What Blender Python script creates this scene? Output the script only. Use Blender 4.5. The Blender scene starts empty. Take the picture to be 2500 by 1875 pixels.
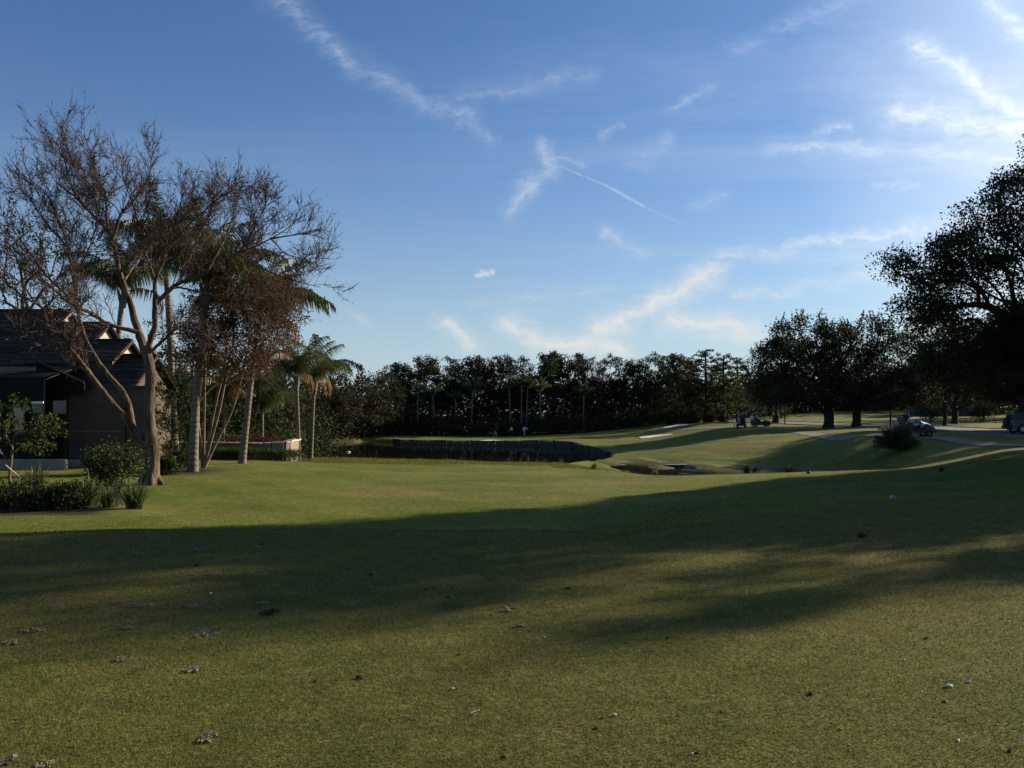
import bpy, math, random
import numpy as np
from mathutils import Vector, Matrix

# ------------------------------------------------------------------ camera, sky, sun, exposure
S = bpy.context.scene
COL = S.collection
F, HX, HY, EYE = 2090.0, 1250.0, 1012.0, 1.65      # focal length and horizon in photo pixels, eye height
SUN_AZ, SUN_EL = math.radians(58.0), math.radians(19.0)
cam = bpy.data.cameras.new('camera'); camo = bpy.data.objects.new('camera', cam); COL.objects.link(camo)
S.camera = camo
camo.location = (0, 0, EYE); camo.rotation_euler = (math.pi / 2, 0, 0)
cam.sensor_width = 36; cam.lens = 36 * F / 2500; cam.shift_y = (HY - 937.5) / 2500
cam.clip_end = 6000; cam.clip_start = 0.05
sun = bpy.data.lights.new('sun', 'SUN'); suno = bpy.data.objects.new('sun', sun); COL.objects.link(suno)
sun.energy = 5.0; sun.angle = math.radians(0.55); sun.color = (1.0, 0.83, 0.60)
sdir = Vector((math.sin(SUN_AZ) * math.cos(SUN_EL), math.cos(SUN_AZ) * math.cos(SUN_EL), math.sin(SUN_EL)))
suno.rotation_euler = sdir.to_track_quat('Z', 'Y').to_euler()
suno.location = (60, 40, 60)
S.view_settings.view_transform = 'Standard'; S.view_settings.look = 'None'
S.view_settings.gamma = 1; S.view_settings.use_curve_mapping = False
S.view_settings.exposure = 0.95
try:
    S.cycles.max_bounces = 6; S.cycles.diffuse_bounces = 2; S.cycles.glossy_bounces = 3
    S.cycles.transmission_bounces = 4; S.cycles.transparent_max_bounces = 6
    S.cycles.use_denoising = True
    S.cycles.sample_clamp_indirect = 4
except Exception:
    pass


def build_world():
    w = bpy.data.worlds.new('World'); S.world = w; w.use_nodes = True
    nt = w.node_tree; N = nt.nodes; L = nt.links
    bg = N['Background']
    sk = N.new('ShaderNodeTexSky'); sk.sky_type = 'NISHITA'; sk.sun_disc = False
    sk.sun_elevation = SUN_EL; sk.sun_rotation = SUN_AZ
    sk.air_density = 1.0; sk.dust_density = 0.9; sk.ozone_density = 3.0; sk.altitude = 10

    def math_(op, a, b=None, c=None, clamp=False):
        n = N.new('ShaderNodeMath'); n.operation = op; n.use_clamp = clamp
        for i, v in enumerate((a, b, c)):
            if v is None: continue
            if isinstance(v, (int, float)): n.inputs[i].default_value = v
            else: L.new(v, n.inputs[i])
        return n.outputs[0]

    def vmath(op, a, b=None, scale=None):
        n = N.new('ShaderNodeVectorMath'); n.operation = op
        for i, v in enumerate((a, b)):
            if v is None: continue
            if isinstance(v, tuple): n.inputs[i].default_value = v
            else: L.new(v, n.inputs[i])
        if scale is not None:
            if isinstance(scale, (int, float)): n.inputs['Scale'].default_value = scale
            else: L.new(scale, n.inputs['Scale'])
        return n
    tint = vmath('MULTIPLY', sk.outputs[0], (0.73, 1.0, 1.30)).outputs[0]
    geo = N.new('ShaderNodeTexCoord')
    d = geo.outputs['Generated']
    sep = N.new('ShaderNodeSeparateXYZ'); L.new(d, sep.inputs[0])
    # cloud layer coordinates: the ray meets a high flat layer
    zc = math_('MAXIMUM', sep.outputs[2], 0.04)
    cl = N.new('ShaderNodeCombineXYZ')
    L.new(math_('DIVIDE', sep.outputs[0], zc), cl.inputs[0]); L.new(math_('DIVIDE', sep.outputs[1], zc), cl.inputs[1])
    # wide thin cirrus veil over the whole sky
    mp = N.new('ShaderNodeMapping'); mp.vector_type = 'POINT'; L.new(cl.outputs[0], mp.inputs[0])
    mp.inputs['Rotation'].default_value = (0, 0, math.radians(-28)); mp.inputs['Scale'].default_value = (0.33, 1.15, 1)
    n1 = N.new('ShaderNodeTexNoise'); n1.inputs['Scale'].default_value = 0.9; n1.inputs['Detail'].default_value = 7
    n1.inputs['Roughness'].default_value = 0.62; n1.inputs['Distortion'].default_value = 0.6; L.new(mp.outputs[0], n1.inputs[0])
    veil = math_('MULTIPLY', math_('SUBTRACT', n1.outputs[0], 0.50), 2.2, clamp=True)
    # more cirrus on the side of the sun
    dots = vmath('DOT_PRODUCT', d, tuple(sdir)).outputs['Value']
    near = math_('SMOOTH_MAX', math_('MULTIPLY', math_('SUBTRACT', dots, 0.42), 1.5), 0.10, 0.1)
    veil = math_('MULTIPLY', veil, near, clamp=True)
    haze = math_('MINIMUM', math_('MULTIPLY', math_('SUBTRACT', dots, 0.79), 3.8, clamp=True), 0.7)
    # individual wisps: bands between points on the sky, given as directions
    yy = math_('MAXIMUM', sep.outputs[1], 0.02)
    cp = N.new('ShaderNodeCombineXYZ')
    L.new(math_('DIVIDE', sep.outputs[0], yy), cp.inputs[0]); L.new(math_('DIVIDE', sep.outputs[2], yy), cp.inputs[1])
    nw = N.new('ShaderNodeTexNoise'); nw.inputs['Scale'].default_value = 14; nw.inputs['Detail'].default_value = 4
    nw.inputs['Roughness'].default_value = 0.6; L.new(cp.outputs[0], nw.inputs[0])
    nw2 = N.new('ShaderNodeTexNoise'); nw2.inputs['Scale'].default_value = 55; nw2.inputs['Detail'].default_value = 4
    L.new(cp.outputs[0], nw2.inputs[0])
    w1 = vmath('SCALE', vmath('SUBTRACT', nw.outputs['Color'], (0.5, 0.5, 0.5)).outputs[0], scale=0.036).outputs[0]
    w2 = vmath('SCALE', vmath('SUBTRACT', nw2.outputs['Color'], (0.5, 0.5, 0.5)).outputs[0], scale=0.018).outputs[0]
    warped = vmath('ADD', vmath('ADD', cp.outputs[0], w1).outputs[0], w2).outputs[0]
    straight = vmath('ADD', cp.outputs[0], vmath('SCALE', w2, scale=0.10).outputs[0]).outputs[0]
    g = bpy.data.node_groups.new('wisp', 'ShaderNodeTree')
    for nm, ty in (('P', 'NodeSocketVector'), ('A', 'NodeSocketVector'), ('B', 'NodeSocketVector'), ('Inv', 'NodeSocketFloat'),
                   ('W', 'NodeSocketFloat'), ('K', 'NodeSocketFloat')):
        g.interface.new_socket(nm, in_out='INPUT', socket_type=ty)
    g.interface.new_socket('V', in_out='OUTPUT', socket_type='NodeSocketFloat')
    gi = g.nodes.new('NodeGroupInput'); go = g.nodes.new('NodeGroupOutput'); GL = g.links

    def gn(t, op, *ins, **kw):
        n = g.nodes.new(t); n.operation = op
        if kw.get('clamp'): n.use_clamp = True
        for i, v in enumerate(ins):
            if v is None: continue
            if isinstance(v, (int, float)): n.inputs[i].default_value = v
            else: GL.new(v, n.inputs[i])
        return n
    pa = gn('ShaderNodeVectorMath', 'SUBTRACT', gi.outputs['P'], gi.outputs['A']).outputs[0]
    dt = gn('ShaderNodeVectorMath', 'DOT_PRODUCT', pa, gi.outputs['B']).outputs['Value']
    t = gn('ShaderNodeMath', 'MULTIPLY', dt, gi.outputs['Inv'], clamp=True).outputs[0]
    sc = gn('ShaderNodeVectorMath', 'SCALE', gi.outputs['B']); GL.new(t, sc.inputs['Scale'])
    ds = gn('ShaderNodeVectorMath', 'DISTANCE', pa, sc.outputs[0]).outputs['Value']
    q = gn('ShaderNodeMath', 'DIVIDE', ds, gi.outputs['W']).outputs[0]
    q = gn('ShaderNodeMath', 'SUBTRACT', 1.0, q, clamp=True).outputs[0]
    q = gn('ShaderNodeMath', 'MULTIPLY', q, q).outputs[0]
    q = gn('ShaderNodeMath', 'MULTIPLY', q, gi.outputs['K']).outputs[0]
    GL.new(q, go.inputs['V'])

    def uv(p): return ((p[0] - HX) / F, (HY - p[1]) / F)
    wisps = [
        ([(640, -40), (850, 155), (980, 222), (1150, 290)], 62, .38, 0),
        ([(1040, 245), (1200, 225), (1440, 190)], 48, .30, 0), ([(1100, 280), (1195, 338)], 40, .30, 0),
        ([(1318, 345), (1345, 410), (1250, 510)], 52, .52, 0), ([(1330, 378), (1425, 392)], 24, .36, 0),
        ([(1365, 405), (1480, 453)], 6, .40, 1), ([(1480, 453), (1570, 503)], 8, .60, 1), ([(1570, 503), (1670, 550)], 6, .34, 1),
        ([(1485, 560), (1560, 622)], 42, .48, 0), ([(1166, 680), (1198, 677)], 16, 1.3, 0),
        ([(1745, 668), (1600, 745), (1455, 808)], 78, .92, 0), ([(1080, 795), (1150, 842)], 60, .75, 0), ([(1235, 785), (1330, 842), (1520, 850)], 70, .85, 0),
        ([(860, 775), (900, 790)], 34, .26, 0), ([(1150, 745), (1500, 700)], 28, .3, 0),
        ([(1640, 785), (1840, 815)], 76, .85, 0), ([(2540, 535), (2200, 565), (1760, 628)], 46, .55, 0), ([(2180, 655), (1800, 720)], 48, .42, 0),
        ([(2230, 110), (2350, 180), (2540, 300)], 80, .62, 0), ([(2180, 275), (2560, 310)], 100, .62, 0),
        ([(1985, 325), (2080, 312)], 30, .5, 0), ([(1880, 350), (2560, 395)], 60, .40, 0),
        ([(2400, -20), (2540, 130)], 70, .5, 0), ([(1790, 125), (2120, -20)], 50, .28, 0),
        ([(1640, 270), (1740, 212)], 28, .36, 0), ([(1470, 335), (1515, 305)], 22, .34, 0), ([(1560, 385), (1640, 330)], 50, .30, 0),
        ([(1700, 495), (1770, 490)], 42, .30, 0), ([(2130, 455), (2240, 462)], 20, .4, 0),
    ]
    def band(sel):
        acc = None
        for pts, wd, k, st in wisps:
            if not sel(min(p[0] for p in pts), max(p[0] for p in pts)): continue
            for a, b in zip(pts[:-1], pts[1:]):
                a2, b2 = uv(a), uv(b)
                bx, by = b2[0] - a2[0], b2[1] - a2[1]
                n = N.new('ShaderNodeGroup'); n.node_tree = g
                L.new(straight if st else warped, n.inputs['P'])
                n.inputs['A'].default_value = (a2[0], a2[1], 0); n.inputs['B'].default_value = (bx, by, 0)
                n.inputs['Inv'].default_value = 1 / (bx * bx + by * by + 1e-9); n.inputs['W'].default_value = wd / F
                n.inputs['K'].default_value = k
                acc = n.outputs[0] if acc is None else math_('MAXIMUM', acc, n.outputs[0])
        return acc
    # ragged fibres inside the wisps
    mp2 = N.new('ShaderNodeMapping'); L.new(warped, mp2.inputs[0])
    mp2.inputs['Rotation'].default_value = (0, 0, math.radians(-25)); mp2.inputs['Scale'].default_value = (1, 4.6, 1)
    nf = N.new('ShaderNodeTexNoise'); nf.inputs['Scale'].default_value = 22; nf.inputs['Detail'].default_value = 8
    nf.inputs['Roughness'].default_value = 0.72; L.new(mp2.outputs[0], nf.inputs[0])
    up = math_('MULTIPLY', sep.outputs[2], 30, clamp=True)
    thin = math_('ADD', math_('MULTIPLY', veil, 0.85), haze)
    ccol = N.new('ShaderNodeMix'); ccol.data_type = 'RGBA'
    L.new(math_('MULTIPLY', sep.outputs[2], 2.6, clamp=True), ccol.inputs['Factor'])
    ccol.inputs[6].default_value = (8.8, 8.5, 7.6, 1); ccol.inputs[7].default_value = (6.6, 7.6, 9.3, 1)
    lit = math_('MULTIPLY_ADD', math_('MAXIMUM', math_('SUBTRACT', dots, 0.72), 0.0), 2.4, 1.0)
    bright = vmath('SCALE', ccol.outputs[2], scale=lit).outputs[0]
    # paler air towards the horizon, the same all round
    low = math_('MULTIPLY', math_('POWER', 2.718, math_('MULTIPLY', math_('POWER', math_('DIVIDE', math_('MAXIMUM', sep.outputs[2], 0.0), 0.16), 1.5), -1.0)), 0.70)
    air = N.new('ShaderNodeMix'); air.data_type = 'RGBA'; L.new(low, air.inputs['Factor']); L.new(tint, air.inputs[6]); air.inputs[7].default_value = (6.5, 7.7, 8.2, 1)
    tint = air.outputs[2]

    def sky_shader(acc):
        dens = thin if acc is None else math_('ADD', math_('MULTIPLY', acc, math_('MULTIPLY_ADD', math_('MULTIPLY_ADD', acc, 0.35, nf.outputs[0]), 2.7, -1.0, clamp=True)), thin)
        dens = math_('MULTIPLY', math_('MINIMUM', dens, 1.0), up)
        mx = N.new('ShaderNodeMix'); mx.data_type = 'RGBA'
        L.new(dens, mx.inputs['Factor']); L.new(tint, mx.inputs[6]); L.new(bright, mx.inputs[7])
        bg_ = N.new('ShaderNodeBackground'); bg_.inputs[1].default_value = 0.05; L.new(mx.outputs[2], bg_.inputs[0]); return bg_.outputs[0]

    def choose(f, a, b):
        m_ = N.new('ShaderNodeMixShader'); L.new(f, m_.inputs[0]); L.new(a, m_.inputs[1]); L.new(b, m_.inputs[2]); return m_.outputs[0]
    # the wisps are worked out only for the parts of the sky that hold any
    side = math_('GREATER_THAN', math_('DIVIDE', sep.outputs[0], yy), uv((1590, 0))[0])
    holds = math_('MULTIPLY', math_('GREATER_THAN', sep.outputs[1], 0.55), math_('GREATER_THAN', sep.outputs[2], 0.03))
    wis = choose(side, sky_shader(band(lambda lo, hi: lo < 1640)), sky_shader(band(lambda lo, hi: hi > 1540)))
    L.new(choose(holds, sky_shader(None), wis), N['World Output'].inputs[0])
    N.remove(bg)
    try: w.cycles.sampling_method = 'MANUAL'; w.cycles.sample_map_resolution = 512
    except Exception: pass


build_world()


# ------------------------------------------------------------------ helpers
def at(px, py, d):
    return Vector(((px - HX) / F * d, d, EYE - (py - HY) / F * d))


def rng_(s): return np.random.default_rng(s)


class Geo:
    """Collects vertices and faces of one mesh; every batch may have its own material index."""
    def __init__(s): s.v = []; s.q = []; s.t = []; s.n = 0; s.qm = []; s.tm = []

    def add(s, v, f, m=0):
        v = np.asarray(v, dtype=np.float64).reshape(-1, 3); f = np.asarray(f, dtype=np.int64)
        if len(f) == 0: return
        s.v.append(v)
        if f.shape[1] == 4: s.q.append(f + s.n); s.qm.append(np.full(len(f), m))
        else: s.t.append(f + s.n); s.tm.append(np.full(len(f), m))
        s.n += len(v)

    def mesh(s, name, smooth=False):
        me = bpy.data.meshes.new(name)
        if s.n == 0: return me
        V = np.concatenate(s.v)
        q = np.concatenate(s.q) if s.q else np.zeros((0, 4), int); t = np.concatenate(s.t) if s.t else np.zeros((0, 3), int)
        idx = np.concatenate([q.ravel(), t.ravel()]).astype(np.int32)
        tot = np.concatenate([np.full(len(q), 4), np.full(len(t), 3)]).astype(np.int32)
        st = np.concatenate([[0], np.cumsum(tot)[:-1]]).astype(np.int32)
        me.vertices.add(len(V)); me.vertices.foreach_set('co', V.astype(np.float32).ravel())
        me.loops.add(len(idx)); me.loops.foreach_set('vertex_index', idx)
        me.polygons.add(len(tot)); me.polygons.foreach_set('loop_start', st); me.polygons.foreach_set('loop_total', tot)
        mi = np.concatenate(s.qm + s.tm).astype(np.int32) if (s.qm or s.tm) else None
        me.polygons.foreach_set('material_index', mi)
        me.polygons.foreach_set('use_smooth', np.full(len(tot), smooth))
        me.update(calc_edges=True)
        return me

    # ---- shapes
    def box(s, c, size, rot=None, m=0, taper=1.0, bev=0.0):
        x, y, z = [a / 2 for a in size]
        if bev <= 0:
            v = np.array([[-x, -y, -z], [x, -y, -z], [x, y, -z], [-x, y, -z], [-x * taper, -y * taper, z], [x * taper, -y * taper, z], [x * taper, y * taper, z], [-x * taper, y * taper, z]])
            f = [[0, 3, 2, 1], [4, 5, 6, 7], [0, 1, 5, 4], [1, 2, 6, 5], [2, 3, 7, 6], [3, 0, 4, 7]]
        else:
            b = bev
            lev = [(-z, x - b, y - b), (-z + b, x, y), (z - b, x * taper, y * taper), (z, x * taper - b, y * taper - b)]
            v = []
            for zz, xx, yy in lev:
                k = b * .6
                v += [[-xx + k, -yy, zz], [xx - k, -yy, zz], [xx, -yy + k, zz], [xx, yy - k, zz], [xx - k, yy, zz], [-xx + k, yy, zz], [-xx, yy - k, zz], [-xx, -yy + k, zz]]
            v = np.array(v); f = []
            for l in range(3):
                for i in range(8):
                    a, bb = l * 8 + i, l * 8 + (i + 1) % 8
                    f.append([a, bb, bb + 8, a + 8])
            f += [[0, 7, 6, 1], [1, 6, 5, 2], [2, 5, 4, 3]]
            o = 24
            f += [[o, o + 1, o + 6, o + 7], [o + 1, o + 2, o + 5, o + 6], [o + 2, o + 3, o + 4, o + 5]]
        if rot is not None: v = v @ np.array(rot.to_3x3()).T if hasattr(rot, 'to_3x3') else v @ np.array(rot).T
        s.add(v + np.array(c), f, m)

    def tube(s, pts, rad, sides=6, m=0, cap=True):
        P = np.asarray(pts, float); n = len(P)
        R = np.full(n, rad) if np.isscalar(rad) else np.asarray(rad, float)
        T = np.gradient(P, axis=0); T /= np.linalg.norm(T, axis=1, keepdims=True) + 1e-9
        ref = np.array([0, 0, 1.0]) if abs(T[0][2]) < .9 else np.array([1.0, 0, 0])
        A = np.cross(T, ref); A /= np.linalg.norm(A, axis=1, keepdims=True) + 1e-9
        B = np.cross(T, A)
        a = np.arange(sides) / sides * 2 * math.pi
        V = P[:, None, :] + R[:, None, None] * (np.cos(a)[None, :, None] * A[:, None, :] + np.sin(a)[None, :, None] * B[:, None, :])
        i = np.arange(n - 1)[:, None] * sides; j = np.arange(sides)[None, :]; k = (j + 1) % sides
        f = np.stack([i + j, i + k, i + k + sides, i + j + sides], -1).reshape(-1, 4)
        V = V.reshape(-1, 3)
        if cap:
            base = len(V); V = np.concatenate([V, P[[0, -1]]])
            jj = np.arange(sides); kk = (jj + 1) % sides; o = (n - 1) * sides
            s.add(V, f, m)
            off = s.n - len(V)
            t = np.concatenate([np.stack([kk, jj, np.full(sides, base)], -1), np.stack([o + jj, o + kk, np.full(sides, base + 1)], -1)])
            s.t.append(t + off); s.tm.append(np.full(len(t), m))
        else: s.add(V, f, m)

    def lathe(s, c, prof, axis='Z', sides=20, m=0):
        a = np.arange(sides) / sides * 2 * math.pi
        pr = np.array(prof, float)
        V = np.stack([pr[:, 0:1] * np.cos(a), pr[:, 0:1] * np.sin(a), np.repeat(pr[:, 1:2], sides, 1)], -1).reshape(-1, 3)
        if axis == 'Y': V = V[:, [0, 2, 1]]
        if axis == 'X': V = V[:, [2, 0, 1]]
        n = len(pr)
        i = np.arange(n - 1)[:, None] * sides; j = np.arange(sides)[None, :]; k = (j + 1) % sides
        s.add(V + np.array(c), np.stack([i + j, i + k, i + k + sides, i + j + sides], -1).reshape(-1, 4), m)

    def prism(s, poly, a, b, axis='Y', m=0):
        """Polygon (list of 2D points) extruded from a to b along an axis; polygon lies in the other two axes."""
        n = len(poly); V = []
        for o in (a, b):
            for p in poly:
                V.append({'Y': (p[0], o, p[1]), 'X': (o, p[0], p[1]), 'Z': (p[0], p[1], o)}[axis])
        cx = np.mean(np.array(V)[:n], 0); cy = np.mean(np.array(V)[n:], 0)
        V += [cx, cy]
        s.add(V, [[i, (i + 1) % n, n + (i + 1) % n, n + i] for i in range(n)], m)
        off = s.n - len(V)
        t = [[(i + 1) % n, i, 2 * n] for i in range(n)] + [[n + i, n + (i + 1) % n, 2 * n + 1] for i in range(n)]
        s.t.append(np.array(t) + off); s.tm.append(np.full(len(t), m))

    def blob(s, c, r, seed=0, amp=.25, m=0, nu=10, nv=7):
        g = rng_(seed)
        u = np.arange(nu) / nu * 2 * math.pi; v = np.linspace(0.05, math.pi - .05, nv)
        k = 1 + amp * g.uniform(-1, 1, (nv, nu))
        V = np.stack([np.sin(v)[:, None] * np.cos(u) * k, np.sin(v)[:, None] * np.sin(u) * k, np.cos(v)[:, None] * k], -1).reshape(-1, 3)
        i = np.arange(nv - 1)[:, None] * nu; j = np.arange(nu)[None, :]; kk = (j + 1) % nu
        s.add(V * np.array(r) + np.array(c), np.stack([i + j, i + nu + j, i + nu + kk, i + kk], -1).reshape(-1, 4), m)


def part(name, geo, mats, parent=None, loc=None, smooth=False):
    me = geo if isinstance(geo, bpy.types.Mesh) else geo.mesh(name, smooth)
    if not isinstance(mats, (list, tuple)): mats = [mats]
    if len(me.materials) == 0:
        for m in mats: me.materials.append(m)
    o = bpy.data.objects.new(name, me); COL.objects.link(o)
    if parent is not None: o.parent = parent
    if loc is not None: o.location = loc
    return o


def tag(o, label, cat, group=None, kind=None):
    o['label'] = label; o['category'] = cat
    if group: o['group'] = group
    if kind: o['kind'] = kind
    return o


def thing(name, label, cat, loc=(0, 0, 0), rz=0.0, group=None, scale=1.0):
    o = bpy.data.objects.new(name, None); COL.objects.link(o)
    o.location = loc; o.rotation_euler = (0, 0, rz); o.scale = (scale,) * 3 if np.isscalar(scale) else scale
    o.empty_display_size = .2
    return tag(o, label, cat, group)


def structure(name, geo, mats, smooth=False, label=None, kind='structure'):
    o = part(name, geo, mats, smooth=smooth); o['kind'] = kind
    if label: o['label'] = label
    return o


# ------------------------------------------------------------------ materials
def new_mat(name):
    m = bpy.data.materials.new(name); m.use_nodes = True
    nt = m.node_tree; return m, nt.nodes, nt.links, nt.nodes['Principled BSDF']


def mat(name, c, c2=None, scale=6.0, rough=.8, bump=0.0, bscale=None, spec=.3, metal=0.0, stretch=None, detail=5, lo=.35, hi=.65):
    m, N, L, b = new_mat(name)
    b.inputs['Roughness'].default_value = rough; b.inputs['Specular IOR Level'].default_value = spec; b.inputs['Metallic'].default_value = metal
    c = tuple(c) + (1,)
    if c2 is None and bump == 0: b.inputs['Base Color'].default_value = c; return m
    tc = N.new('ShaderNodeTexCoord'); mp = N.new('ShaderNodeMapping'); L.new(tc.outputs['Object'], mp.inputs[0])
    if stretch: mp.inputs['Scale'].default_value = stretch
    n = N.new('ShaderNodeTexNoise'); n.inputs['Scale'].default_value = scale; n.inputs['Detail'].default_value = detail; L.new(mp.outputs[0], n.inputs[0])
    if c2 is not None:
        r = N.new('ShaderNodeValToRGB'); r.color_ramp.elements[0].color = c; r.color_ramp.elements[1].color = tuple(c2) + (1,)
        r.color_ramp.elements[0].position = lo; r.color_ramp.elements[1].position = hi
        L.new(n.outputs[0], r.inputs[0]); L.new(r.outputs[0], b.inputs['Base Color'])
    else: b.inputs['Base Color'].default_value = c
    if bump:
        n2 = n
        if bscale:
            n2 = N.new('ShaderNodeTexNoise'); n2.inputs['Scale'].default_value = bscale; n2.inputs['Detail'].default_value = 4; L.new(mp.outputs[0], n2.inputs[0])
        bp = N.new('ShaderNodeBump'); bp.inputs['Strength'].default_value = bump; bp.inputs['Distance'].default_value = .05
        L.new(n2.outputs[0], bp.inputs['Height']); L.new(bp.outputs[0], b.inputs['Normal'])
    return m


def leaf_mat(name, cols, transl=.35, rough=.7, spec=.07, patch=None):
    """Leaves: each leaf takes its own tone from a ramp; light also passes through."""
    m, N, L, b = new_mat(name)
    gi = N.new('ShaderNodeNewGeometry'); r = N.new('ShaderNodeValToRGB')
    el = r.color_ramp.elements
    while len(el) < len(cols): el.new(.5)
    for i, c in enumerate(cols): el[i].position = i / (len(cols) - 1); el[i].color = tuple(c) + (1,)
    L.new(gi.outputs['Random Per Island'], r.inputs[0])
    b.inputs['Roughness'].default_value = rough; b.inputs['Specular IOR Level'].default_value = spec
    colr = r.outputs[0]
    if patch:            # lusher and drier patches across the turf
        tc = N.new('ShaderNodeTexCoord'); nz = N.new('ShaderNodeTexNoise'); nz.inputs['Scale'].default_value = .8; nz.inputs['Detail'].default_value = 6; nz.inputs['Roughness'].default_value = .7
        L.new(tc.outputs['Object'], nz.inputs[0]); pr_ = N.new('ShaderNodeValToRGB'); e = pr_.color_ramp.elements
        e[0].position = .34; e[0].color = (.72, .86, .72, 1); e[1].position = .68; e[1].color = (1.28, 1.06, 1.0, 1); L.new(nz.outputs[0], pr_.inputs[0])
        mm = N.new('ShaderNodeMix'); mm.data_type = 'RGBA'; mm.blend_type = 'MULTIPLY'; mm.inputs['Factor'].default_value = 1; L.new(colr, mm.inputs[6]); L.new(pr_.outputs[0], mm.inputs[7]); colr = mm.outputs[2]
    L.new(colr, b.inputs['Base Color'])
    tr = N.new('ShaderNodeBsdfTranslucent'); L.new(colr, tr.inputs[0])
    mx = N.new('ShaderNodeMixShader'); mx.inputs[0].default_value = transl
    L.new(b.outputs[0], mx.inputs[1]); L.new(tr.outputs[0], mx.inputs[2]); L.new(mx.outputs[0], N['Material Output'].inputs[0])
    return m


M = {}
M['oak_leaf'] = leaf_mat('oak_leaf', [(.020, .026, .010), (.035, .042, .016), (.055, .058, .022), (.030, .035, .014)], .14)
M['far_leaf'] = leaf_mat('far_leaf', [(.022, .028, .014), (.038, .042, .020), (.060, .052, .026), (.030, .034, .016)], .2)
M['far_leaf_grey'] = leaf_mat('far_leaf_grey', [(.032, .034, .022), (.048, .048, .030), (.060, .050, .032), (.03, .03, .02)], .14)
M['far_leaf_green'] = leaf_mat('far_leaf_green', [(.026, .040, .014), (.045, .062, .020), (.060, .072, .026), (.030, .040, .014)], .2)
M['far_leaf_brown'] = leaf_mat('far_leaf_brown', [(.040, .034, .020), (.062, .048, .028), (.080, .058, .032), (.034, .032, .018)], .2)
M['pine_leaf'] = leaf_mat('pine_leaf', [(.030, .040, .014), (.058, .068, .024), (.075, .080, .030)], .3)
M['green_leaf'] = leaf_mat('green_leaf', [(.020, .034, .010), (.034, .054, .014), (.052, .072, .022)], .3, .55, .15)
M['dark_leaf'] = leaf_mat('dark_leaf', [(.016, .026, .009), (.030, .042, .014), (.045, .055, .02)], .14)
M['red_leaf'] = leaf_mat('red_leaf', [(.055, .022, .016), (.085, .035, .022), (.05, .03, .018), (.04, .04, .02)], .3)
M['rust_leaf'] = leaf_mat('rust_leaf', [(.065, .032, .016), (.10, .050, .022), (.065, .042, .024), (.13, .068, .027), (.05, .024, .013)], .35)
M['brown_leaf'] = leaf_mat('brown_leaf', [(.060, .036, .022), (.095, .055, .030), (.05, .036, .026), (.12, .07, .035)], .3)
M['yellow_leaf'] = leaf_mat('yellow_leaf', [(.20, .14, .03), (.30, .19, .04), (.14, .12, .03)], .4)
M['palm_leaf'] = leaf_mat('palm_leaf', [(.030, .048, .016), (.055, .080, .026), (.085, .105, .036), (.04, .055, .02)], .35, .4, .4)
M['dry_frond'] = leaf_mat('dry_frond', [(.15, .09, .022), (.21, .125, .03), (.11, .07, .02)], .35)
M['blade_leaf'] = leaf_mat('blade_leaf', [(.04, .06, .018), (.07, .095, .03), (.10, .12, .045)], .35, .4, .4)
M['sago_leaf'] = leaf_mat('sago_leaf', [(.035, .045, .020), (.06, .07, .032), (.085, .09, .042)], .3)
M['hedge_leaf'] = leaf_mat('hedge_leaf', [(.026, .042, .012), (.044, .064, .018), (.064, .084, .026)], .3)
M['moss'] = leaf_mat('moss', [(.16, .17, .13), (.22, .22, .17), (.12, .125, .09)], .4)
M['reed'] = leaf_mat('reed', [(.11, .11, .045), (.16, .15, .07), (.08, .09, .03)], .4)
M['bark_dark'] = mat('bark_dark', (.022, .019, .016), (.055, .046, .038), 5, .95, .8, 14, .1, stretch=(1, 1, .25))
M['bark_bare'] = mat('bark_bare', (.042, .030, .022), (.150, .108, .076), 5.5, .95, 1.0, 16, .15, stretch=(1, 1, .22))
M['twig'] = mat('twig', (.060, .042, .034), (.13, .095, .075), 3, .9, spec=.1)
M['bark_myrtle'] = mat('bark_myrtle', (.085, .065, .042), (.19, .15, .10), 6, .8, .4, 10, .2, stretch=(1, 1, .3))


def palm_bark():
    m, N, L, b = new_mat('palm_bark')
    b.inputs['Roughness'].default_value = .9; b.inputs['Specular IOR Level'].default_value = .1
    tc = N.new('ShaderNodeTexCoord'); w = N.new('ShaderNodeTexWave'); w.wave_type = 'BANDS'; w.bands_direction = 'Z'
    w.inputs['Scale'].default_value = 1.35; w.inputs['Distortion'].default_value = 5.0; w.inputs['Detail'].default_value = 3; w.inputs['Detail Scale'].default_value = 1.2
    L.new(tc.outputs['Object'], w.inputs[0])
    n = N.new('ShaderNodeTexNoise'); n.inputs['Scale'].default_value = 3.5; n.inputs['Detail'].default_value = 6; L.new(tc.outputs['Object'], n.inputs[0])
    r = N.new('ShaderNodeValToRGB'); r.color_ramp.elements[0].color = (.050, .042, .034, 1); r.color_ramp.elements[1].color = (.165, .142, .118, 1)
    r.color_ramp.elements[0].position = .12; r.color_ramp.elements[1].position = .45
    mx = N.new('ShaderNodeMix'); mx.data_type = 'FLOAT'; mx.inputs[0].default_value = .62
    L.new(w.outputs['Fac'], mx.inputs[2]); L.new(n.outputs[0], mx.inputs[3]); L.new(mx.outputs[0], r.inputs[0]); L.new(r.outputs[0], b.inputs['Base Color'])
    bp = N.new('ShaderNodeBump'); bp.inputs['Strength'].default_value = .6; bp.inputs['Distance'].default_value = .03
    L.new(w.outputs['Fac'], bp.inputs['Height']); L.new(bp.outputs[0], b.inputs['Normal'])
    return m


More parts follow.
